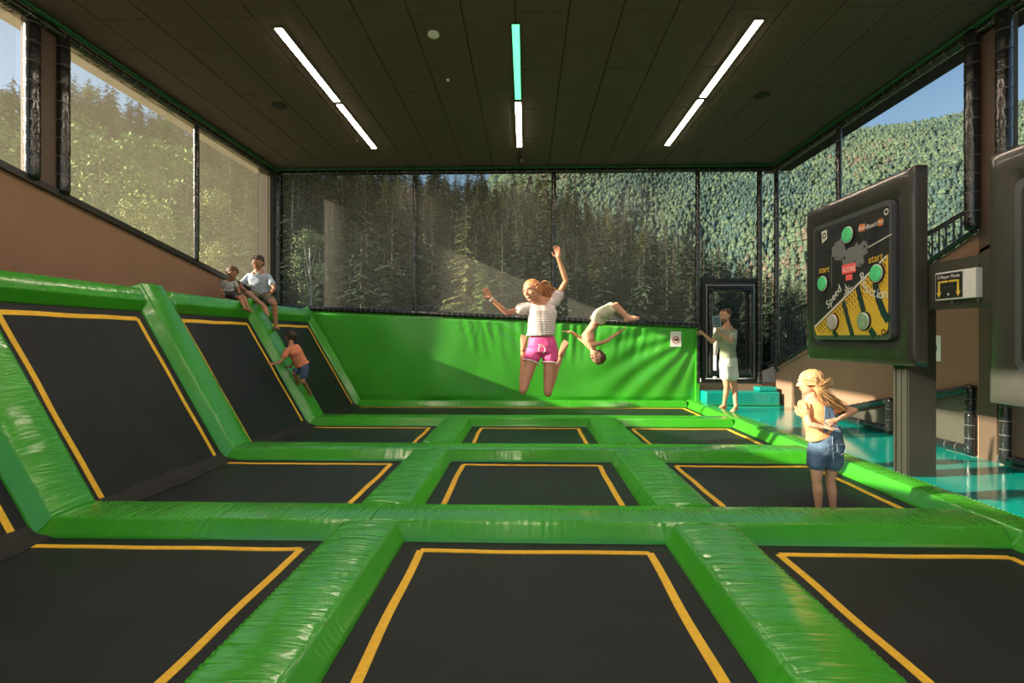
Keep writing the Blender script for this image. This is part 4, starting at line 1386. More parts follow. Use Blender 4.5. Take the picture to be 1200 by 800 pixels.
def grow_forest(name, pts, src, m, label):
    me = bpy.data.meshes.new(name); me.from_pydata([p[:3] for p in pts], [], [])
    at_ = me.attributes.new('tree_height', 'FLOAT', 'POINT'); at_.data.foreach_set('value', [p[3] for p in pts])
    at_ = me.attributes.new('tree_turn', 'FLOAT', 'POINT'); at_.data.foreach_set('value', [random.uniform(0, 6.28) for p in pts])
    o = bpy.data.objects.new(name, me); col.objects.link(o)
    ng = bpy.data.node_groups.new(name, 'GeometryNodeTree')
    ng.interface.new_socket('Geometry', in_out='INPUT', socket_type='NodeSocketGeometry'); ng.interface.new_socket('Geometry', in_out='OUTPUT', socket_type='NodeSocketGeometry')
    gi = ng.nodes.new('NodeGroupInput'); go = ng.nodes.new('NodeGroupOutput')
    io = ng.nodes.new('GeometryNodeInstanceOnPoints'); oi = ng.nodes.new('GeometryNodeObjectInfo'); oi.inputs['Object'].default_value = src; oi.transform_space = 'ORIGINAL'
    na = ng.nodes.new('GeometryNodeInputNamedAttribute'); na.data_type = 'FLOAT'; na.inputs['Name'].default_value = 'tree_height'
    nr = ng.nodes.new('GeometryNodeInputNamedAttribute'); nr.data_type = 'FLOAT'; nr.inputs['Name'].default_value = 'tree_turn'
    cx = ng.nodes.new('ShaderNodeCombineXYZ')
    L = ng.links.new
    L(gi.outputs[0], io.inputs['Points']); L(oi.outputs['Geometry'], io.inputs['Instance']); L(na.outputs['Attribute'], io.inputs['Scale'])
    L(nr.outputs['Attribute'], cx.inputs['Z']); L(cx.outputs['Vector'], io.inputs['Rotation']); L(io.outputs['Instances'], go.inputs[0])
    md = o.modifiers.new('grow', 'NODES'); md.node_group = ng
    return tag(o, label, 'forest', kind='stuff')
def foliage_of(kind):
    for o in bpy.data.objects:
        if o.name.startswith(kind) and o.parent is None:
            for c in o.children: 
                if c.name.startswith('foliage'): return c
bpy.context.view_layer.update()
sf = foliage_of('spruce_tree'); lf = foliage_of('larch_tree'); bf = foliage_of('broadleaf_tree')
grow_forest('forest', pts[:1900], sf, None, 'dark conifer forest filling the near slope between the single trees')
grow_forest('larch_forest', pts[1900:2400], lf, None, 'pale green larches filling gaps on the near slope')
grow_forest('undergrowth', [(a, b_, c, 3.5 + (h % 1) * 3) for a, b_, c, h in pts[2400:3400]], bf, None, 'leafy undergrowth between the trunks of the near forest')
FAR1_HAZE = leafmat('far spruce haze tint', (0.050, 0.088, 0.080), .4, .02); FAR2 = leafmat('far larch', (0.085, 0.120, 0.075), .35, .02); FAR3 = leafmat('far dry trees', (0.145, 0.118, 0.088), .3, .02)  # bluish distance haze mixed into the first base colour
far = ([], [], [])
r_ = np.random.RandomState(5)
def patch(x, y): return math.sin(x * .021 + 1.3) * math.sin(y * .017 + .4) + .5 * math.sin(x * .05 - y * .043)
for k in range(60000):
    az = r_.uniform(-9, 62); r = 165 + 550 * r_.rand() ** .75
    x, y = r * math.sin(R(az)), r * math.cos(R(az))
    q = patch(x, y)
    if q > 1.42 and r < 500: continue
    z = ground(x, y) - .5; h = r_.uniform(3.5, 8.0) * (1 if r > 260 else 1.3)
    u = r_.rand() + .35 * q
    j = 0 if u < .5 else (1 if u < 1.12 else 2)
    if j == 2 and r_.rand() < .45: j = 1
    far[j].append((x, y, z, h))
scatter('far_spruce_forest', far[0], FAR1_HAZE, 'haze-tinted spruce forest on the far hill behind the right windows', 'forest', 7, 2, .34)
scatter('far_larch_forest', far[1], FAR2, 'pale green woodland on the sunny far hill', 'forest', 7, 2, .42)
scatter('far_dry_woodland', far[2], FAR3, 'reddish brown dry trees in patches on the far hill', 'forest', 7, 2, .40)
# post added out of view on the left, to shade part of the back nets
tag(MB().prism([(-11.95, 9.33, -1.8), (-11.55, 9.33, -1.8), (-11.55, 9.69, -1.8), (-11.95, 9.69, -1.8)], (0, 0, 11.5)).build('shade_blocker', BROWN_PIL), 'added unseen square post beyond the left windows, shading the back nets', 'shade_blocker')

# ------------------------------------------------------------------ people
def skin(name, c): return mat(name, c, .5, sss=.15, spec=.35, var=.07, vscale=9)
def solidify(mb, name, m, parent, vox=.006, smooth=4, disp=None):
    """union of overlapping closed pieces -> one continuous smooth surface"""
    o = mb.build('tmp', None)
    md = o.modifiers.new('r', 'REMESH'); md.mode = 'VOXEL'; md.voxel_size = vox; md.use_smooth_shade = True
    if smooth:
        sm = o.modifiers.new('s', 'SMOOTH'); sm.iterations = smooth; sm.factor = .5
    dg = bpy.context.evaluated_depsgraph_get(); dg.update()
    me = bpy.data.meshes.new_from_object(o.evaluated_get(dg))
    old = o.data
    bpy.data.objects.remove(o); bpy.data.meshes.remove(old)
    n = len(me.vertices)
    co = np.empty(n * 3, dtype=np.float32); me.vertices.foreach_get('co', co); co = co.reshape(-1, 3)
    if disp is not None:
        no = np.empty(n * 3, dtype=np.float32); me.vertex_normals.foreach_get('vector', no); no = no.reshape(-1, 3)
        co = co + no * disp(co)[:, None]
    inv = MATS[parent.name].inverted(); M = np.array(inv)
    co = co @ M[:3, :3].T + M[:3, 3]
    me.vertices.foreach_set('co', co.astype(np.float32).ravel())
    me.materials.clear(); me.materials.append(m)
    me.polygons.foreach_set('use_smooth', [True] * len(me.polygons))
    me.update(); me.name = name
    ob = bpy.data.objects.new(name, me); col.objects.link(ob); ob.parent = parent
    MATS[ob.name] = MATS[parent.name].copy()
    return ob
def folds(seed, amp, k=38):
    r_ = np.random.RandomState(seed); W = r_.normal(size=(6, 3)) * k; P = r_.uniform(0, 6.28, 6)
    def f(co):
        s = 0
        for w, p in zip(W, P): s = s + np.sin(co @ w + p)
        return (s / 6 * amp * 1.6).astype(np.float32)
    return f
def unit(v): return Vector(v).normalized()
def hand(mb, wrist, direc, palm, thumb, s, curl=.35, spread=.25):
    """palm + four unequal fingers + thumb leaving the side of the palm"""
    d = unit(direc); pn = Vector(palm); pn = unit(pn - d * pn.dot(d)); th = d.cross(pn) * thumb
    L = .085 * s
    c = wrist + d * L * .52
    mb.sphere(c, (.034 * s, .014 * s, L * .60), 12, 8, (th, pn, d))
    mb.cap(wrist - d * .02 * s, wrist + d * .03 * s, .021 * s, .024 * s)
    for i, (off, ln) in enumerate(((.027, .068), (.009, .077), (-.009, .071), (-.025, .056))):
        b = wrist + d * L * .88 + th * off * s
        dd = unit(d + th * (off / .027) * spread * .5)
        p = b; a = curl * (1 + .12 * i)
        for k, f in enumerate((.42, .33, .25)):
            dd = unit(dd + pn * a * .55)
            q = p + dd * ln * s * f
            mb.cap(p, q, (.0086 - .0007 * k) * s, (.0080 - .0008 * k) * s, 8)
            p = q
    b = wrist + d * L * .30 + th * .024 * s
    q = b + unit(d * .7 + th * .9 + pn * .3) * .036 * s
    mb.cap(b, q, .0125 * s, .0095 * s, 8)
    mb.cap(q, q + unit(d + th * .35 + pn * .35) * .030 * s, .0095 * s, .0078 * s, 8)
def foot(mb, ankle, toe, up, s):
    d = Vector(toe) - Vector(ankle); up = unit(up)
    f = unit(d - up * d.dot(up)); side = f.cross(up)
    heel = Vector(ankle) - f * .025 * s - up * .035 * s
    ball = Vector(ankle) + f * .125 * s - up * .055 * s
    mb.sphere(heel, (.030 * s, .034 * s, .034 * s), 12, 8)
    mb.cap(Vector(ankle) - up * .01 * s, heel + up * 0, .036 * s, .032 * s)
    mb.cap(Vector(ankle) + f * .01 * s - up * .01 * s, ball, .034 * s, .022 * s)
    for o_ in (-.024, 0, .022):
        mb.cap(heel, ball + side * o_ * s, .026 * s, .021 * s)
    for k, (o_, r, l) in enumerate(((.028, .0125, .052), (.010, .010, .050), (-.005, .0095, .045), (-.019, .009, .038), (-.031, .0085, .030))):
        mb.cap(ball + side * o_ * s - up * .004 * s, ball + side * o_ * s + f * l * s - up * .010 * s, r * s * 1.15, r * s * .85, 8)
def head(mb, c, fw, up, h):
    """c = centre of the head, h = chin to crown"""
    fw = unit(fw); up = unit(Vector(up) - fw * Vector(up).dot(fw)); rt = fw.cross(up)
    A = (rt, fw, up)
    mb.sphere(c + up * .10 * h - fw * .04 * h, (.345 * h, .42 * h, .40 * h), 20, 14, A)
    mb.sphere(c - up * .12 * h + fw * .08 * h, (.275 * h, .30 * h, .36 * h), 18, 12, A)
    mb.sphere(c - up * .36 * h + fw * .22 * h, (.12 * h, .11 * h, .095 * h), 12, 8, A)
    mb.cap(c + up * .04 * h + fw * .37 * h, c - up * .10 * h + fw * .455 * h, .035 * h, .050 * h, 8)
    mb.sphere(c - up * .11 * h + fw * .42 * h, (.075 * h, .05 * h, .035 * h), 10, 6, A)
    mb.cap(c + rt * .17 * h + up * .10 * h + fw * .335 * h, c + rt * .05 * h + up * .095 * h + fw * .37 * h, .035 * h, .030 * h, 8)
    mb.cap(c - rt * .17 * h + up * .10 * h + fw * .335 * h, c - rt * .05 * h + up * .095 * h + fw * .37 * h, .035 * h, .030 * h, 8)
    for s_ in (-1, 1):
        mb.sphere(c + rt * s_ * .16 * h - up * .08 * h + fw * .26 * h, (.10 * h, .09 * h, .10 * h), 10, 8, A)
        mb.sphere(c + rt * s_ * .345 * h - up * .01 * h - fw * .02 * h, (.035 * h, .075 * h, .12 * h), 10, 8, A)
    return A
EYEW = mat('eye white', (.7, .68, .65), .2); IRIS = mat('eye iris', (.03, .02, .015), .15); LIP = mat('lips', (.45, .13, .10), .4); BROW = mat('eyebrows', (.10, .055, .03), .8); TEETH = mat('teeth', (.75, .73, .68), .3)
def face(root, c, fw, up, h, brow=BROW, smile=False):
    fw = unit(fw); up = unit(Vector(up) - fw * Vector(up).dot(fw)); rt = fw.cross(up); A = (rt, fw, up)
    for s_ in (-1, 1):
        e = c + rt * s_ * .145 * h + up * .005 * h + fw * .325 * h
        o = MB().sphere(e, (.055 * h, .045 * h, .030 * h), 10, 8, A).build('eye', EYEW, root, True)
        MB().sphere(e + fw * .03 * h, (.024 * h, .022 * h, .024 * h), 8, 6, A).build('iris', IRIS, o, True)
        MB().tube([c + rt * s_ * .065 * h + up * .10 * h + fw * .405 * h, c + rt * s_ * .15 * h + up * .125 * h + fw * .385 * h, c + rt * s_ * .235 * h + up * .09 * h + fw * .32 * h], [.010 * h, .011 * h, .005 * h], 6).build('eyebrow', brow, root, True)
    m0 = c - up * .235 * h + fw * .375 * h
    o = MB().sphere(m0, (.105 * h, .035 * h, .032 * h), 12, 6, A).build('lips', LIP, root, True)
    if smile: MB().sphere(m0 + fw * .018 * h, (.08 * h, .025 * h, .016 * h), 10, 6, A).build('teeth', TEETH, o, True)
def hairlock(mb, pts, r0, r1, seg=6):
    n = len(pts); mb.tube(pts, [max(.0004, r0 + (r1 - r0) * i / (n - 1)) for i in range(n)], seg)
def bez(a, b, c, d, n=9):
    out = []
    for i in range(n + 1):
        t = i / n; u = 1 - t
        out.append(Vector(a) * u ** 3 + Vector(b) * 3 * u * u * t + Vector(c) * 3 * u * t * t + Vector(d) * t ** 3)
    return out

def body(J, s, skinm, root, parts, build=1.0, vox=.0052):
    """J: joints in world space. s scale (height/1.7). Returns measures for the clothes."""
    mb = MB()
    pel, chest, neck = J['pelvis'], J['chest'], J['neck']
    sh = (J['shl'], J['shr']); hp = (J['hpl'], J['hpr'])
    rt_s = unit(sh[1] - sh[0]); rt_h = unit(hp[1] - hp[0])
    up1 = unit(neck - chest); up0 = unit(chest - pel)
    f1 = unit(up1.cross(rt_s)) * J.get('fs', 1); f0 = unit(up0.cross(rt_h)) * J.get('fs', 1)
    # rt must be perpendicular to up
    rt_s = unit(rt_s - up1 * rt_s.dot(up1)); rt_h = unit(rt_h - up0 * rt_h.dot(up0))
    shw = (sh[1] - sh[0]).length / 2; hw = (hp[1] - hp[0]).length / 2
    b = build
    secs = [(pel - up0 * .09 * s, rt_h, f0, hw * .9 + .035 * s, .075 * s * b), (pel - up0 * .02 * s, rt_h, f0, hw + .055 * s * b, .100 * s * b), (pel + up0 * .07 * s, rt_h, f0, hw + .050 * s * b, .095 * s * b)]
    mid = pel.lerp(chest, .55); rm = unit(rt_h + rt_s); fm = unit(f0 + f1)
    secs += [(mid, rm, fm, (.125 if b > .9 else .105) * s * b, .088 * s * b), (chest - up1 * .02 * s, rt_s, f1, max(.12 * s * b, shw * .82), .108 * s * b), (chest.lerp(neck, .45), rt_s, f1, shw * .93, .100 * s * b), (chest.lerp(neck, .78), rt_s, f1, shw * .72, .070 * s * b), (neck, rt_s, f1, .05 * s, .05 * s)]
    mb.loft(secs, 24)
    for q_ in sh: mb.cap(lerp(neck, J['head'], .26), lerp(neck, q_, .74) - up1 * .010 * s, .046 * s * b, .042 * s * b)
    mb.cap(neck - up1 * .03 * s, J['head'] - unit(J['head'] - neck) * .02 * s, .055 * s, .048 * s)
    for k, sd in enumerate(('l', 'r')):
        a, e, w = J['sh' + sd], J['el' + sd], J['wr' + sd]
        mb.cap(chest.lerp(neck, .6), a, .055 * s * b, .050 * s * b)
        mb.cap(a, a.lerp(e, .45), .049 * s * b, .041 * s * b); mb.cap(a.lerp(e, .4), e, .041 * s * b, .033 * s * b)
        mb.cap(e, e.lerp(w, .35), .033 * s * b, .035 * s * b); mb.cap(e.lerp(w, .35), w, .035 * s * b, .0215 * s)
        hd, pn, th, cu = J['ha' + sd]
        hand(mb, w, hd, pn, th, s, cu)
        h, kn, an = J['hp' + sd], J['kn' + sd], J['an' + sd]
        mb.cap(h, h.lerp(kn, .5), .086 * s * b, .074 * s * b); mb.cap(h.lerp(kn, .5), kn, .074 * s * b, .053 * s * b)
        cb = unit((J['pelvis'] - kn)) if (an - kn).angle(h - kn) < 1.8 else -f0
        mb.cap(kn, kn.lerp(an, .30) + cb * .008 * s, .048 * s * b, .053 * s * b); mb.cap(kn.lerp(an, .30) + cb * .008 * s, kn.lerp(an, .72), .053 * s * b, .036 * s * b); mb.cap(kn.lerp(an, .72), an, .036 * s, .029 * s)
        t, u = J['to' + sd]
        foot(mb, an, t, u, s)
    head(mb, J['head'], J['hf'], J['hu'], J['hh'])
    ob = solidify(mb, 'body', skinm, root, vox, 3)
    return dict(secs=secs, up0=up0, up1=up1, f0=f0, f1=f1, rt_s=rt_s, rt_h=rt_h, mid=mid, hw=hw, shw=shw)
def grow(secs, g, gy=None):
    return [(c, r, f, a + g, b_ + (gy or g)) for c, r, f, a, b_ in secs]

def lerp(a, b, t): return Vector(a).lerp(Vector(b), t)

# ---- 1 jumping girl -------------------------------------------------
Y = 5.10
g1 = empty('person', at(630, 430, Y), 'girl in striped white top and pink shorts jumping with one arm raised', 'person')
SK1 = skin('skin tanned', (0.56, 0.27, 0.16))
J = dict(pelvis=at(635.5, 404, Y), chest=at(635, 375, Y - .01), neck=at(635.5, 353.5, Y), head=at(623.5, 341, Y - .03),
         hf=Vector((-.62, -.75, -.12)), hu=Vector((-.28, .0, 1)), hh=.235,
         shl=at(618.5, 360.5, Y - .03), shr=at(650.5, 352.5, Y + .03), ell=at(594, 366.5, Y - .06), wrl=at(575.5, 350, Y - .10),
         elr=at(663.5, 329, Y + .02), wrr=at(654.5, 303, Y - .02),
         hal=(Vector((-.5, -.2, .75)), Vector((.3, -1, .2)), -1, .3), har=(Vector((-.12, -.1, 1)), Vector((-.3, -1, 0)), -1, .35),
         hpl=at(626, 411, Y), hpr=at(645, 411, Y), knl=at(613, 457, Y - .13), knr=at(642, 460, Y - .10),
         anl=at(613, 410, Y + .24), anr=at(657.5, 416, Y + .24))
J['tol'] = (J['anl'] + Vector((.01, .10, .12)), Vector((0, .8, -.75))); J['tor'] = (J['anr'] + Vector((.06, .08, .10)), Vector((0.1, .75, -.7)))
J['fs'] = -1
s = .90
Q = body(J, s, SK1, g1, None, .88, .0046)
HAIR1 = mat('ginger hair', (.50, .20, .07), .45, var=.3, vscale=60)
face(g1, J['head'], J['hf'], J['hu'], J['hh'], mat('light brows', (.35, .17, .08), .8), True)
# top
m, nt, b_ = new_mat('striped cotton top')
b_.inputs['Roughness'].default_value = .8
v = tex_coord(nt, (1, 1, 1)); wv = nt.nodes.new('ShaderNodeTexWave'); wv.wave_type = 'BANDS'; wv.bands_direction = 'Z'; wv.inputs['Scale'].default_value = 17.5; wv.inputs['Distortion'].default_value = .6; wv.inputs['Detail'].default_value = 0
cr = nt.nodes.new('ShaderNodeValToRGB'); cr.color_ramp.interpolation = 'CONSTANT'; cr.color_ramp.elements[0].color = (.86, .82, .79, 1); cr.color_ramp.elements[1].position = .68; cr.color_ramp.elements[1].color = (.52, .28, .26, 1)
nt.links.new(v, wv.inputs['Vector']); nt.links.new(wv.outputs['Fac'], cr.inputs['Fac']); nt.links.new(cr.outputs['Color'], b_.inputs['Base Color'])
STRIPE = m
mb = MB()
up = Q['up0']
low = at(633, 392.5, Y)
top = [(low, Q['rt_h'], Q['f0'], .150, .115), (low + (Q['mid'] - low) * .5, Q['rt_h'], Q['f0'], .143, .110)] + grow(Q['secs'][4:7], .020)
mb.loft(top, 24)
mb.cap(J['chest'].lerp(J['neck'], .55), J['shl'], .06, .052); mb.cap(J['shl'], lerp(J['shl'], J['ell'], .38), .055, .058)
mb.cap(J['chest'].lerp(J['neck'], .55), J['shr'], .06, .052); mb.cap(J['shr'], lerp(J['shr'], J['elr'], .30), .055, .056)
solidify(mb, 'striped_top', STRIPE, g1, .006, 3, folds(3, .004, 30))
PINK = mat('pink shorts cloth', (.85, .10, .32), .6, var=.1, vscale=30)
mb = MB()
mb.loft([(at(635, 394.5, Y), Q['rt_h'], Q['f0'], .128, .10), (J['pelvis'] - Q['up0'] * .0, Q['rt_h'], Q['f0'], .150, .112), (J['pelvis'] - Q['up0'] * .07, Q['rt_h'], Q['f0'], .150, .11)], 24)
for h_, k_ in (('hpl', 'knl'), ('hpr', 'knr')):
    mb.cap(J[h_], lerp(J[h_], J[k_], .16), .083, .083)
sh_ = solidify(mb, 'pink_shorts', PINK, g1, .006, 3, folds(4, .003, 40))
WHT = mat('white trim cloth', (.85, .80, .80), .7)
mb = MB()
for h_, k_ in (('hpl', 'knl'), ('hpr', 'knr')):
    d = unit(J[k_] - J[h_]); c = lerp(J[h_], J[k_], .30); u = unit(d.cross(EY)); w = d.cross(u)
    mb.tube([c + (u * math.cos(a) + w * math.sin(a)) * .081 for a in np.linspace(0, 6.283, 25)], .006, 6)
c = at(635, 404, Y - .115)
mb.tube(bez(c, c + Vector((-.03, -.01, -.02)), c + Vector((-.045, -.01, -.05)), c + Vector((-.02, -.005, -.07))), .004, 5)
mb.tube(bez(c, c + Vector((.03, -.01, -.02)), c + Vector((.045, -.01, -.05)), c + Vector((.02, -.005, -.075))), .004, 5)
mb.tube(bez(c + Vector((-.005, -.0, 0)), c + Vector((-.03, -.015, .02)), c + Vector((-.045, -.01, -.01)), c), .004, 5)
mb.build('white_piping', WHT, sh_, True)
# hair: cap + wind-tossed curly ponytail
hc, hf, hu, hh = J['head'], unit(J['hf']), unit(J['hu']), J['hh']
hrt = hf.cross(hu)
mb = MB()
mb.sphere(hc + hu * .13 * hh - hf * .10 * hh, (.385 * hh, .42 * hh, .40 * hh), 18, 12, (hrt, hf, hu))
mb.sphere(hc - hu * .08 * hh - hf * .26 * hh, (.32 * hh, .22 * hh, .28 * hh), 14, 10, (hrt, hf, hu))
hair = solidify(mb, 'hair', HAIR1, g1, .005, 2, folds(8, .004, 90))
r_ = np.random.RandomState(3)
mb = MB()
base = hc - hf * .38 * hh + hu * .05 * hh
for k in range(54):
    j = Vector(r_.normal(size=3)) * .022
    e = base + Vector((.14 + r_.normal() * .03, .03 + r_.normal() * .03, -.09 + r_.normal() * .05))
    pts = bez(base + j * .6, base + Vector((.07, .02, .03)) + j, e + Vector((-.01, 0, .07)) + j, e + j, 12)
    pts = [p + Vector((math.sin(i * 1.3 + k), math.cos(i * 1.1 + k), math.sin(i * .9 + k * 2))) * .007 for i, p in enumerate(pts)]
    hairlock(mb, pts, .0075, .002, 5)
for k in range(40):
    a = r_.uniform(-1.6, 1.6)
    st = hc + hu * .42 * hh * math.cos(a) + hrt * .38 * hh * math.sin(a) + hf * .12 * hh
    hairlock(mb, bez(st, st - hf * .12 + hu * .02, base + hu * .03, base, 8), .006, .005, 5)
mb.build('curly_ponytail', HAIR1, g1, True)
mb = MB(); d = unit(J['wrl'] - J['ell'])
u = unit(d.cross(EX)); w = d.cross(u)
for q in (0, .012): 
    mb.tube([J['wrl'] - d * q + (u * math.cos(a) + w * math.sin(a)) * .0225 for a in np.linspace(0, 6.283, 17)], .004, 5)
mb.build('wristband', WHT, g1, True)

# ---- 2 somersaulting boy --------------------------------------------
Y = 7.30
g2 = empty('person', at(700, 400, Y), 'bare-chested boy in pale shorts upside down in a somersault over the middle bed', 'person')
SK2 = skin('skin fair', (0.66, 0.36, 0.23))
J = dict(pelvis=at(703, 371, Y), chest=at(688.5, 392, Y), neck=at(693, 407.5, Y - .02), head=at(699.5, 417, Y - .04),
         hf=Vector((-.60, -.45, -.35)), hu=Vector((.35, -.1, -1)), hh=.225,
         shl=at(688, 403, Y + .15), shr=at(696, 404, Y - .14), ell=at(677, 394, Y + .22), wrl=at(670, 389.5, Y + .10),
         elr=at(711, 399.5, Y - .20), wrr=at(725, 389.5, Y - .16),
         hal=(Vector((-1, 0, .25)), Vector((0, 0, -1)), 1, .3), har=(Vector((.85, 0, .5)), Vector((0, 0, 1)), 1, .35),
         hpl=at(706, 366, Y + .09), hpr=at(706, 368, Y - .09), knl=at(722, 357, Y + .16), knr=at(720, 360, Y - .16),
         anl=at(735, 370, Y + .12), anr=at(734, 372, Y - .10))
# thighs foreshortened: knees pulled towards the chest side
J['tol'] = (J['anl'] + Vector((.15, 0, .02)), Vector((-.2, 0, .9))); J['tor'] = (J['anr'] + Vector((.15, 0, .0)), Vector((-.2, 0, .9)))
Q = body(J, .90, SK2, g2, None, .85, .0055)
HAIR2 = mat('brown hair', (.12, .055, .025), .5, var=.3, vscale=60)
face(g2, J['head'], J['hf'], J['hu'], J['hh'])
def cap_hair(J, m, root, name='hair', seed=5, front=.0, thick=1.0):
    hc, hf, hu, hh = J['head'], unit(J['hf']), unit(J['hu']), J['hh']
    hu = unit(hu - hf * hu.dot(hf)); hrt = hf.cross(hu)
    mb = MB()
    mb.sphere(hc + hu * .22 * hh - hf * .15 * hh, (.37 * hh * thick, .40 * hh, .34 * hh * thick), 18, 12, (hrt, hf, hu))
    mb.sphere(hc - hu * .06 * hh - hf * .22 * hh, (.33 * hh * thick, .23 * hh, .26 * hh), 14, 10, (hrt, hf, hu))
    mb.cap(hc + hu * .43 * hh + hf * .16 * hh + hrt * .14 * hh, hc + hu * .43 * hh + hf * .16 * hh - hrt * .14 * hh, .09 * hh, .09 * hh)
    h = solidify(mb, name, m, root, .005, 2, folds(seed, .006, 90))
    r_ = np.random.RandomState(seed); q = MB()
    for k in range(90):
        v = Vector(r_.normal(size=3)); v = unit(v + hu * 1.2 - hf * .35)
        st = hc + hu * .12 * hh - hf * .06 * hh + hrt * v.dot(hrt) * .37 * hh + hf * v.dot(hf) * .41 * hh + hu * v.dot(hu) * .37 * hh
        e = st + v * .02 + unit(hf * .4 - hu * .25 + Vector(r_.normal(size=3)) * .5) * .028
        hairlock(q, [st, (st + e) / 2 + v * .008, e], .006, .001, 5)
    q.build('hair_tufts', m, h, True)
    return h
cap_hair(J, HAIR2, g2, seed=12, thick=1.08)
CREAM = mat('cream shorts cloth', (.62, .60, .42), .75, var=.1, vscale=12)
mb = MB()
mb.loft([(lerp(J['pelvis'], J['chest'], .32), Q['rt_h'], Q['f0'], .125, .10), (J['pelvis'], Q['rt_h'], Q['f0'], .150, .115), (J['pelvis'] - Q['up0'] * .08, Q['rt_h'], Q['f0'], .14, .10)], 24)
for h_, k_ in (('hpl', 'knl'), ('hpr', 'knr')): mb.cap(J[h_], lerp(J[h_], J[k_], .62), .086, .080)
solidify(mb, 'swim_shorts', CREAM, g2, .007, 3, folds(4, .005, 34))

# ---- 3 man with tablet beside the door --------------------------------
Y = 9.95
g3 = empty('person', at(856, 478, Y), 'barefoot man in grey-green T-shirt and white shorts holding up a tablet by the door', 'person')
SK3 = skin('skin light tan', (0.60, 0.32, 0.20))
hd_ = at(849.5, 370.5, Y)
J = dict(pelvis=at(853.5, 423, Y), chest=at(852.5, 400, Y), neck=at(853, 382.5, Y), head=hd_,
         hf=Vector((-.93, -.32, -.12)), hu=Vector((0, 0, 1)), hh=.272,
         shl=at(843.5, 388.5, Y - .08), shr=at(860.5, 389, Y + .06), ell=at(835, 400.5, Y - .16), wrl=at(824, 391, Y - .22),
         elr=at(857, 401, Y - .30), wrr=at(841, 388, Y - .36),
         hal=(Vector((-.8, -.2, .5)), Vector((0.2, -.6, -.6)), -1, 1.3), har=(Vector((-.25, -.1, 1)), Vector((-.9, 0, 0)), 1, .9),
         hpl=at(849.5, 427, Y - .05), hpr=at(857.5, 427, Y + .05), knl=at(851.5, 452.5, Y - .06), knr=at(860, 453, Y + .04),
         anl=at(851, 471, Y - .02), anr=at(861, 474, Y - .06))
J['anl'].z = DZ + .10; J['anr'].z = DZ + .10
J['anl'] = Vector((J['anl'].x, Y + .08, DZ + .10)); J['anr'] = Vector((J['anr'].x, Y - .12, DZ + .10))
J['tol'] = (J['anl'] + Vector((-.17, -.06, -.05)), Vector((0, 0, 1))); J['tor'] = (J['anr'] + Vector((-.12, -.12, -.05)), Vector((0, 0, 1)))
Q = body(J, 1.14, SK3, g3, None, .92, .0075)
face(g3, J['head'], J['hf'], J['hu'], J['hh'])
cap_hair(J, HAIR2, g3, seed=21)
# short beard
hc, hf, hu, hh = J['head'], unit(J['hf']), J['hu'], J['hh']; hrt = hf.cross(hu)
mb = MB(); mb.sphere(hc - hu * .27 * hh + hf * .13 * hh, (.265 * hh, .27 * hh, .19 * hh), 16, 10, (hrt, hf, hu))
solidify(mb, 'beard', mat('short beard', (.22, .10, .05), .8), g3, .006, 2)
SAGE = mat('grey-green cotton', (.33, .35, .25), .85, var=.08, vscale=5)
mb = MB()
mb.loft([(at(853.5, 419.5, Y), Q['rt_h'], Q['f0'], .178, .135), (lerp(Q['mid'], J['pelvis'], .4), Q['rt_h'], Q['f0'], .172, .13)] + grow(Q['secs'][3:7], .028), 24)
for a_, e_ in (('shl', 'ell'), ('shr', 'elr')):
    mb.cap(J['chest'].lerp(J['neck'], .55), J[a_], .075, .068); mb.cap(J[a_], lerp(J[a_], J[e_], .55), .07, .074)
solidify(mb, 't_shirt', SAGE, g3, .009, 3, folds(31, .007, 20))
WSH = mat('off-white shorts cloth', (.74, .70, .66), .8)
mb = MB()
mb.loft([(at(853.5, 417, Y), Q['rt_h'], Q['f0'], .165, .125), (J['pelvis'] - Q['up0'] * .02, Q['rt_h'], Q['f0'], .185, .14), (J['pelvis'] - Q['up0'] * .10, Q['rt_h'], Q['f0'], .185, .14)], 24)
for h_, k_ in (('hpl', 'knl'), ('hpr', 'knr')): mb.cap(J[h_], lerp(J[h_], J[k_], .50), .11, .112)
solidify(mb, 'shorts', WSH, g3, .009, 3, folds(33, .007, 18))
tb = at(840, 377, Y - .42)
Mx = frame(tb, (.75, -.62, 0), (-.10, -.12, 1))
tbl = mk('tablet', [Mx @ Vector(v) for v in MB().box(-.075, -.11, -.006, .075, .11, .006).V], MB().box(0, 0, 0, 1, 1, 1).F, mat('tablet shell', (.42, .50, .56), .35))
tag(tbl, 'pale blue-grey tablet held up by the man at the door', 'tablet')
MB().add([Mx @ Vector(v) for v in ((-.066, -.10, .0068), (.066, -.10, .0068), (.066, .10, .0068), (-.066, .10, .0068))], [(0, 1, 2, 3)]).build('screen', mat('tablet screen', (.10, .16, .2), .1), tbl)

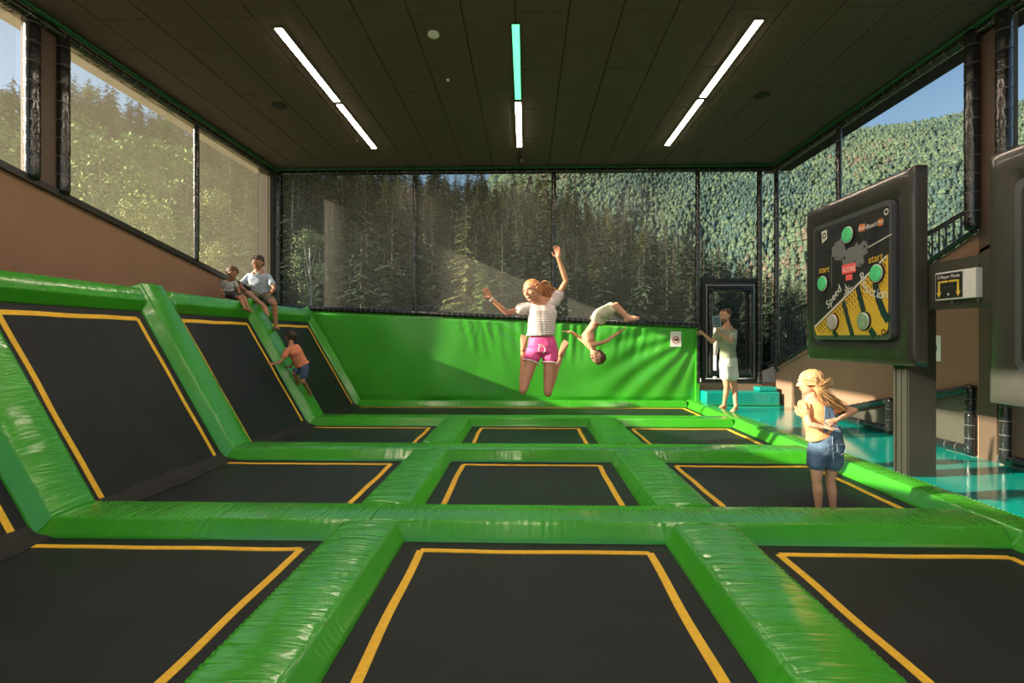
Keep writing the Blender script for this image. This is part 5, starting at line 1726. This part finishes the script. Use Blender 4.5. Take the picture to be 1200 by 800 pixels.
# ---- 4 girl in denim, seen from behind ---------------------------------
Y = 4.42
g4 = empty('person', at(966, 596, Y), 'blonde girl in peach top and denim shorts standing with her back turned', 'person')
SK4 = skin('skin light', (0.66, 0.35, 0.23))
J = dict(pelvis=at(967, 519, Y), chest=at(956.5, 488, Y), neck=at(953, 466, Y), head=at(949, 448, Y + .01),
         hf=Vector((-.72, .68, -.10)), hu=Vector((-.05, 0, 1)), hh=.222,
         shl=at(941, 474.5, Y + .02), shr=at(967, 474, Y - .02), ell=at(949, 497.5, Y - .12), wrl=at(965, 500.5, Y - .155),
         elr=at(1002, 481, Y + .02), wrr=at(982, 491.5, Y - .14),
         hal=(Vector((1, -.1, -.05)), Vector((0, 0, -1)), -1, .15), har=(Vector((-.85, -.15, -.25)), Vector((0, .9, 0)), 1, .3),
         hpl=at(957.5, 527, Y), hpr=at(976.5, 527, Y), knl=at(957, 562, Y - .03), knr=at(973, 562, Y + .02),
         anl=at(960, 596, Y), anr=at(977.5, 596, Y + .02), fs=-1)
J['anl'].z = -.03; J['anr'].z = -.03
J['tol'] = (J['anl'] + Vector((-.06, .14, -.03)), Vector((0, 0, 1))); J['tor'] = (J['anr'] + Vector((.02, .15, -.03)), Vector((0, 0, 1)))
J['fs'] = 1
Q = body(J, .76, SK4, g4, None, .98, .0045)
face(g4, J['head'], J['hf'], J['hu'], J['hh'], mat('blond brows', (.4, .25, .12), .8))
BLOND = mat('blonde hair', (.52, .29, .13), .4, var=.25, vscale=60)
hc, hf, hu, hh = J['head'], unit(J['hf']), unit(J['hu']), J['hh']; hrt = hf.cross(hu)
mb = MB()
mb.sphere(hc + hu * .12 * hh - hf * .09 * hh, (.385 * hh, .44 * hh, .40 * hh), 18, 12, (hrt, hf, hu))
mb.sphere(hc - hu * .08 * hh - hf * .25 * hh, (.31 * hh, .23 * hh, .27 * hh), 14, 10, (hrt, hf, hu))
h_ = solidify(mb, 'hair', BLOND, g4, .0045, 2, folds(14, .003, 110))
r_ = np.random.RandomState(8)
mb = MB(); tie = at(957, 455, Y - .10)
for k in range(46):
    a = r_.uniform(-1.7, 1.7)
    st = hc + hu * .46 * hh * math.cos(a) + hrt * .38 * hh * math.sin(a) + hf * .06 * hh
    md_ = hc + hu * .44 * hh * math.cos(a) * .8 + hrt * .42 * hh * math.sin(a) - hf * .40 * hh
    hairlock(mb, bez(st, lerp(st, md_, .6) + (lerp(st, md_, .5) - hc) * .25, md_, tie, 9), .0055, .004, 5)
for k in range(330):
    j = Vector(r_.normal(size=3)) * .010
    u = r_.rand(); 
    ex = 978 + r_.uniform(-14, 17) ; ey = 479 - abs(r_.normal()) * 4 + (ex - 978) * .12
    if k % 6 == 0: ex, ey = r_.uniform(962, 978), r_.uniform(440, 456)
    e = at(ex, ey, Y - .06 + r_.normal() * .04)
    mid1 = tie + Vector((.015, -.03, -.02 if k % 6 else .01)); mid2 = lerp(tie, e, .6) + Vector((0, 0, -.02 + r_.normal() * .012))
    hairlock(mb, bez(tie + j * .6, mid1 + j * 1.6, mid2 + j * 2.4, e, 10), .0052, .0010, 4)
mb.build('windblown_ponytail', BLOND, g4, True)
MB().tube([tie + Vector((-.008, .004, 0)), tie + Vector((.01, -.004, 0))], .016, 10).build('hair_tie', WHT, g4, True)
PEACH = mat('peach cotton', (.80, .36, .16), .85, var=.06)
mb = MB()
mb.loft([(at(961, 512, Y), Q['rt_h'], Q['f0'], .118, .095), (Q['mid'], Q['rt_h'], Q['f0'], .112, .09)] + grow(Q['secs'][4:7], .016), 24)
solidify(mb, 'peach_top', PEACH, g4, .0055, 3, folds(41, .004, 34))
mb = MB()
for a_, e_ in (('shl', 'ell'), ('shr', 'elr')):
    mb.cap(J['chest'].lerp(J['neck'], .6), J[a_], .048, .046); mb.cap(J[a_], lerp(J[a_], J[e_], .34), .046, .062)
    d = unit(J[e_] - J[a_]); u = unit(d.cross(EY)); w = d.cross(u); c = lerp(J[a_], J[e_], .30)
    for k in range(26):
        a = 6.283 * k / 26; rr_3 = .058 + .012 * math.sin(k * 2.5)
        q = c + (u * math.cos(a) + w * math.sin(a)) * rr_3
        mb.cap(q - d * .03, q + d * (.012 + .008 * math.sin(k * 1.7)), .009, .007, 6)
solidify(mb, 'ruffled_sleeves', PEACH, g4, .0045, 2, folds(51, .003, 90))
DENIM = mat('washed denim', (.10, .17, .28), .85, var=.45, vscale=7, bump=.3, bscale=300)
mb = MB()
mb.loft([(at(967.5, 504, Y), Q['rt_h'], Q['f0'], .122, .092), (J['pelvis'], Q['rt_h'], Q['f0'], .142, .108), (J['pelvis'] - Q['up0'] * .08, Q['rt_h'], Q['f0'], .145, .105)], 24)
for h2, k_ in (('hpl', 'knl'), ('hpr', 'knr')): mb.cap(J[h2], lerp(J[h2], J[k_], .42), .082, .080)
dn = solidify(mb, 'denim_shorts', DENIM, g4, .006, 3, folds(43, .004, 30))
mb = MB()
bk = -Q['f0'] if Q['f0'].y > 0 else Q['f0']
for (a_, b2) in (((960, 504), (962, 470)), ((972, 504), (964, 470)), ((975, 504), (966, 486))):
    p0 = at(*a_, Y) + bk * .098; p1 = at(*b2, Y) + bk * .100
    w_ = .018
    mb.prism([p0 - EX * w_, p0 + EX * w_, p1 + EX * w_, p1 - EX * w_], Vector((0, .012, 0)))
mb.build('dungaree_straps', DENIM, dn)
WST = mat('denim seam', (.30, .36, .42), .8)
mb = MB()
for px in (956, 976):
    c = at(px, 523, Y) + bk * .118
    for p, q in (((-.035, .045), (.035, .045)), ((-.035, .045), (-.035, -.02)), ((.035, .045), (.035, -.02)), ((-.035, -.02), (0, -.045)), ((.035, -.02), (0, -.045))):
        mb.tube([c + Vector((p[0], 0, p[1])), c + Vector((q[0], 0, q[1]))], .0016, 4)
mb.tube([at(967, 504, Y) + bk * .10, at(967, 538, Y) + bk * .115], .002, 4)
mb.build('pocket_stitching', WST, dn)

# ---- 5 seated man on the ridge -----------------------------------------
Y = 9.55
g5 = empty('person', at(306, 348, Y), 'man in light blue shirt sitting on top of the slope with one leg hanging', 'person')
SK5 = skin('skin brown', (0.42, 0.20, 0.12))
J = dict(pelvis=at(307, 345, Y + .05), chest=at(304, 331, Y), neck=at(302, 319, Y - .02), head=at(302.3, 308.5, Y - .07),
         hf=Vector((-.05, -.9, -.45)), hu=Vector((0, -.3, 1)), hh=.272,
         shl=at(292.5, 323, Y + .02), shr=at(314, 323.5, Y), ell=at(281, 335, Y - .02), wrl=at(290, 342, Y - .16),
         elr=at(321.5, 338, Y - .12), wrr=at(316, 345, Y - .32),
         hal=(Vector((.6, -.6, -.3)), Vector((0, 0, -1)), 1, .4), har=(Vector((-.45, -.2, -.8)), Vector((-.3, .5, -.3)), 1, .5),
         hpl=at(302, 348, Y), hpr=at(312, 348, Y), knl=at(290.5, 344, Y - .38), knr=ray_plane(321.5, 356, Vector((XL, 0, 0)) + INCN * .40, INCN),
         anl=ray_plane(311, 360, Vector((XL, 0, 0)) + INCN * .46, INCN), anr=ray_plane(323.5, 383, Vector((XL, 0, 0)) + INCN * .20, INCN))
J['tol'] = (J['anl'] + Vector((.12, -.05, -.07)), Vector((.6, .1, .8))); J['tor'] = (J['anr'] + Vector((.06, -.13, -.10)), Vector((.2, .4, .8)))
J['fs'] = -1
Q = body(J, .98, SK5, g5, None, 1.02, .0065)
face(g5, J['head'], J['hf'], J['hu'], J['hh'])
cap_hair(J, mat('black hair', (.03, .02, .015), .5), g5, seed=33)
BLUE = mat('light blue linen', (.38, .46, .55), .85, var=.12, vscale=40)
mb = MB()
mb.loft([(at(307, 347, Y + .05), Q['rt_h'], Q['f0'], .175, .135), (Q['mid'], Q['rt_h'], Q['f0'], .17, .13)] + grow(Q['secs'][4:7], .026), 24)
for a_, e_ in (('shl', 'ell'), ('shr', 'elr')):
    mb.cap(J['chest'].lerp(J['neck'], .5), J[a_], .066, .056); mb.cap(J[a_], lerp(J[a_], J[e_], .62), .056, .062)
st_ = solidify(mb, 'shirt', BLUE, g5, .008, 3, folds(61, .006, 24))
mb = MB(); nk = J['neck']
mb.tube([nk + Vector((-.075, .02, .0)), nk + Vector((-.06, -.08, -.02)), nk + Vector((-.005, -.135, -.10))], [.018, .016, .008], 8)
mb.tube([nk + Vector((.075, .02, .0)), nk + Vector((.06, -.08, -.02)), nk + Vector((.005, -.135, -.10))], [.018, .016, .008], 8)
mb.build('collar', BLUE, st_, True)
KH = mat('olive shorts cloth', (.14, .14, .09), .85)
mb = MB()
mb.loft([(J['pelvis'] + Q['up0'] * .10, Q['rt_h'], Q['f0'], .16, .12), (J['pelvis'], Q['rt_h'], Q['f0'], .18, .135), (J['pelvis'] - Q['up0'] * .09, Q['rt_h'], Q['f0'], .17, .12)], 24)
for h2, k_ in (('hpl', 'knl'), ('hpr', 'knr')): mb.cap(J[h2], lerp(J[h2], J[k_], .62), .098, .09)
solidify(mb, 'shorts', KH, g5, .008, 3, folds(63, .005, 24))
d = unit(J['wrr'] - J['elr']); u = unit(d.cross(EX)); w = d.cross(u)
mb = MB().tube([J['wrr'] - d * .03 + (u * math.cos(a) + w * math.sin(a)) * .026 for a in np.linspace(0, 6.283, 17)], .008, 6)
mb.build('wristwatch', BLK, g5, True)

# ---- 6 seated child -----------------------------------------------------
Y = 8.72
g6 = empty('person', at(269, 347, Y), 'curly-haired small child in grey T-shirt sitting beside the man on the ridge pad', 'person')
J = dict(pelvis=at(268.5, 343, Y + .02), chest=at(268, 335, Y), neck=at(269, 328, Y - .02), head=at(272.3, 321, Y - .05),
         hf=Vector((.55, -.7, -.45)), hu=Vector((.15, -.2, 1)), hh=.222,
         shl=at(263.5, 330.5, Y - .04), shr=at(275, 331, Y + .03), ell=at(258.5, 339, Y - .04), wrl=at(262.5, 346, Y - .12),
         elr=at(279, 338, Y + .02), wrr=at(281, 344, Y - .10),
         hal=(Vector((.3, -.4, -.7)), Vector((.3, 0, -.5)), -1, .3), har=(Vector((.3, -.7, -.3)), Vector((0, 0, -1)), 1, .3),
         hpl=at(267, 345.5, Y - .01), hpr=at(272, 345.5, Y + .02), knl=at(281, 349, Y - .30), knr=at(285.5, 348, Y - .28),
         anl=ray_plane(287, 360.5, Vector((XL, 0, 0)) + INCN * .27, INCN), anr=ray_plane(292, 362.5, Vector((XL, 0, 0)) + INCN * .27, INCN))
J['tol'] = (J['anl'] + Vector((.09, -.03, -.02)), Vector((.1, .2, .9))); J['tor'] = (J['anr'] + Vector((.09, -.03, -.03)), Vector((.2, .3, .9)))
J['fs'] = -1
Q = body(J, .64, SK5, g6, None, 1.0, .0048)
face(g6, J['head'], J['hf'], J['hu'], J['hh'])
CB = mat('dark auburn curls', (.10, .04, .02), .5)
cap_hair(J, CB, g6, seed=71, thick=1.15)
GT = mat('grey T-shirt cloth', (.40, .42, .42), .85)
mb = MB(); mb.loft([(at(268.5, 344.5, Y + .02), Q['rt_h'], Q['f0'], .115, .088)] + grow(Q['secs'][3:7], .014), 24)
for a_, e_ in (('shl', 'ell'), ('shr', 'elr')): mb.cap(J['chest'].lerp(J['neck'], .55), J[a_], .045, .042); mb.cap(J[a_], lerp(J[a_], J[e_], .5), .042, .045)
solidify(mb, 't_shirt', GT, g6, .006, 3, folds(72, .004, 34))
DG = mat('dark grey shorts', (.05, .05, .06), .85)
mb = MB(); mb.loft([(J['pelvis'] + Q['up0'] * .04, Q['rt_h'], Q['f0'], .11, .085), (J['pelvis'] - Q['up0'] * .05, Q['rt_h'], Q['f0'], .115, .085)], 20)
for h2, k_ in (('hpl', 'knl'), ('hpr', 'knr')): mb.cap(J[h2], lerp(J[h2], J[k_], .75), .062, .056)
solidify(mb, 'shorts', DG, g6, .006, 2)

# ---- 7 climbing boy -----------------------------------------------------
def onslope(px, py, off): return ray_plane(px, py, Vector((XL, 0, 0)) + INCN * off, INCN)
a_hand = onslope(317, 427, .16); ft1 = onslope(363, 462, .14); ft2 = onslope(351, 447, .15)
Yb = (a_hand.y + ft1.y) / 2
def cb(px, py, off): return onslope(px, py, off)
g7 = empty('person', ft1, 'boy in orange T-shirt and navy shorts climbing the slope on all fours', 'person')
J = dict(pelvis=cb(355, 429, .40), chest=cb(347.5, 415.5, .42), neck=cb(341.5, 405.5, .40), head=cb(340, 395.5, .40),
         hf=Vector((-.75, .35, .1)), hu=Vector((-.25, .1, 1)), hh=.215,
         shl=cb(336.5, 411, .36), shr=cb(348, 406.5, .46), ell=cb(330, 423, .26), wrl=cb(322.5, 426.5, .18),
         elr=cb(347, 420, .30), wrr=cb(340.5, 430, .19),
         hal=(Vector((-.6, -.5, .1)), -INCN, -1, .2), har=(Vector((-.7, -.1, .1)), -INCN, 1, .2),
         hpl=cb(352, 432, .33), hpr=cb(357, 432, .44), knl=cb(344.5, 437, .24), knr=cb(355, 447, .34),
         anl=cb(351, 448, .18), anr=cb(364, 460.5, .17))
J['tol'] = (J['anl'] + Vector((-.11, .0, .04)) - INCN * .04, INCN); J['tor'] = (J['anr'] + Vector((-.11, -.03, .02)) - INCN * .05, Vector((.5, 0, .8)))
J['fs'] = -1
Q = body(J, .72, SK5, g7, None, .95, .005)
face(g7, J['head'], J['hf'], J['hu'], J['hh'])
cap_hair(J, mat('dark brown hair', (.05, .025, .015), .5), g7, seed=81, thick=1.1)
OR = mat('terracotta T-shirt cloth', (.62, .21, .11), .85)
mb = MB(); mb.loft([(lerp(J['pelvis'], J['chest'], .05), Q['rt_h'], Q['f0'], .135, .12)] + grow(Q['secs'][3:7], .028), 24)
for a_, e_ in (('shl', 'ell'), ('shr', 'elr')): mb.cap(J['chest'].lerp(J['neck'], .55), J[a_], .055, .05); mb.cap(J[a_], lerp(J[a_], J[e_], .5), .05, .054)
solidify(mb, 't_shirt', OR, g7, .006, 3, folds(82, .005, 28))
NV = mat('navy shorts cloth', (.05, .08, .15), .85)
mb = MB(); mb.loft([(lerp(J['pelvis'], J['chest'], .12), Q['rt_h'], Q['f0'], .12, .095), (J['pelvis'] - Q['up0'] * .05, Q['rt_h'], Q['f0'], .125, .10)], 20)
for h2, k_ in (('hpl', 'knl'), ('hpr', 'knr')): mb.cap(J[h2], lerp(J[h2], J[k_], .6), .072, .066)
solidify(mb, 'shorts', NV, g7, .006, 2)
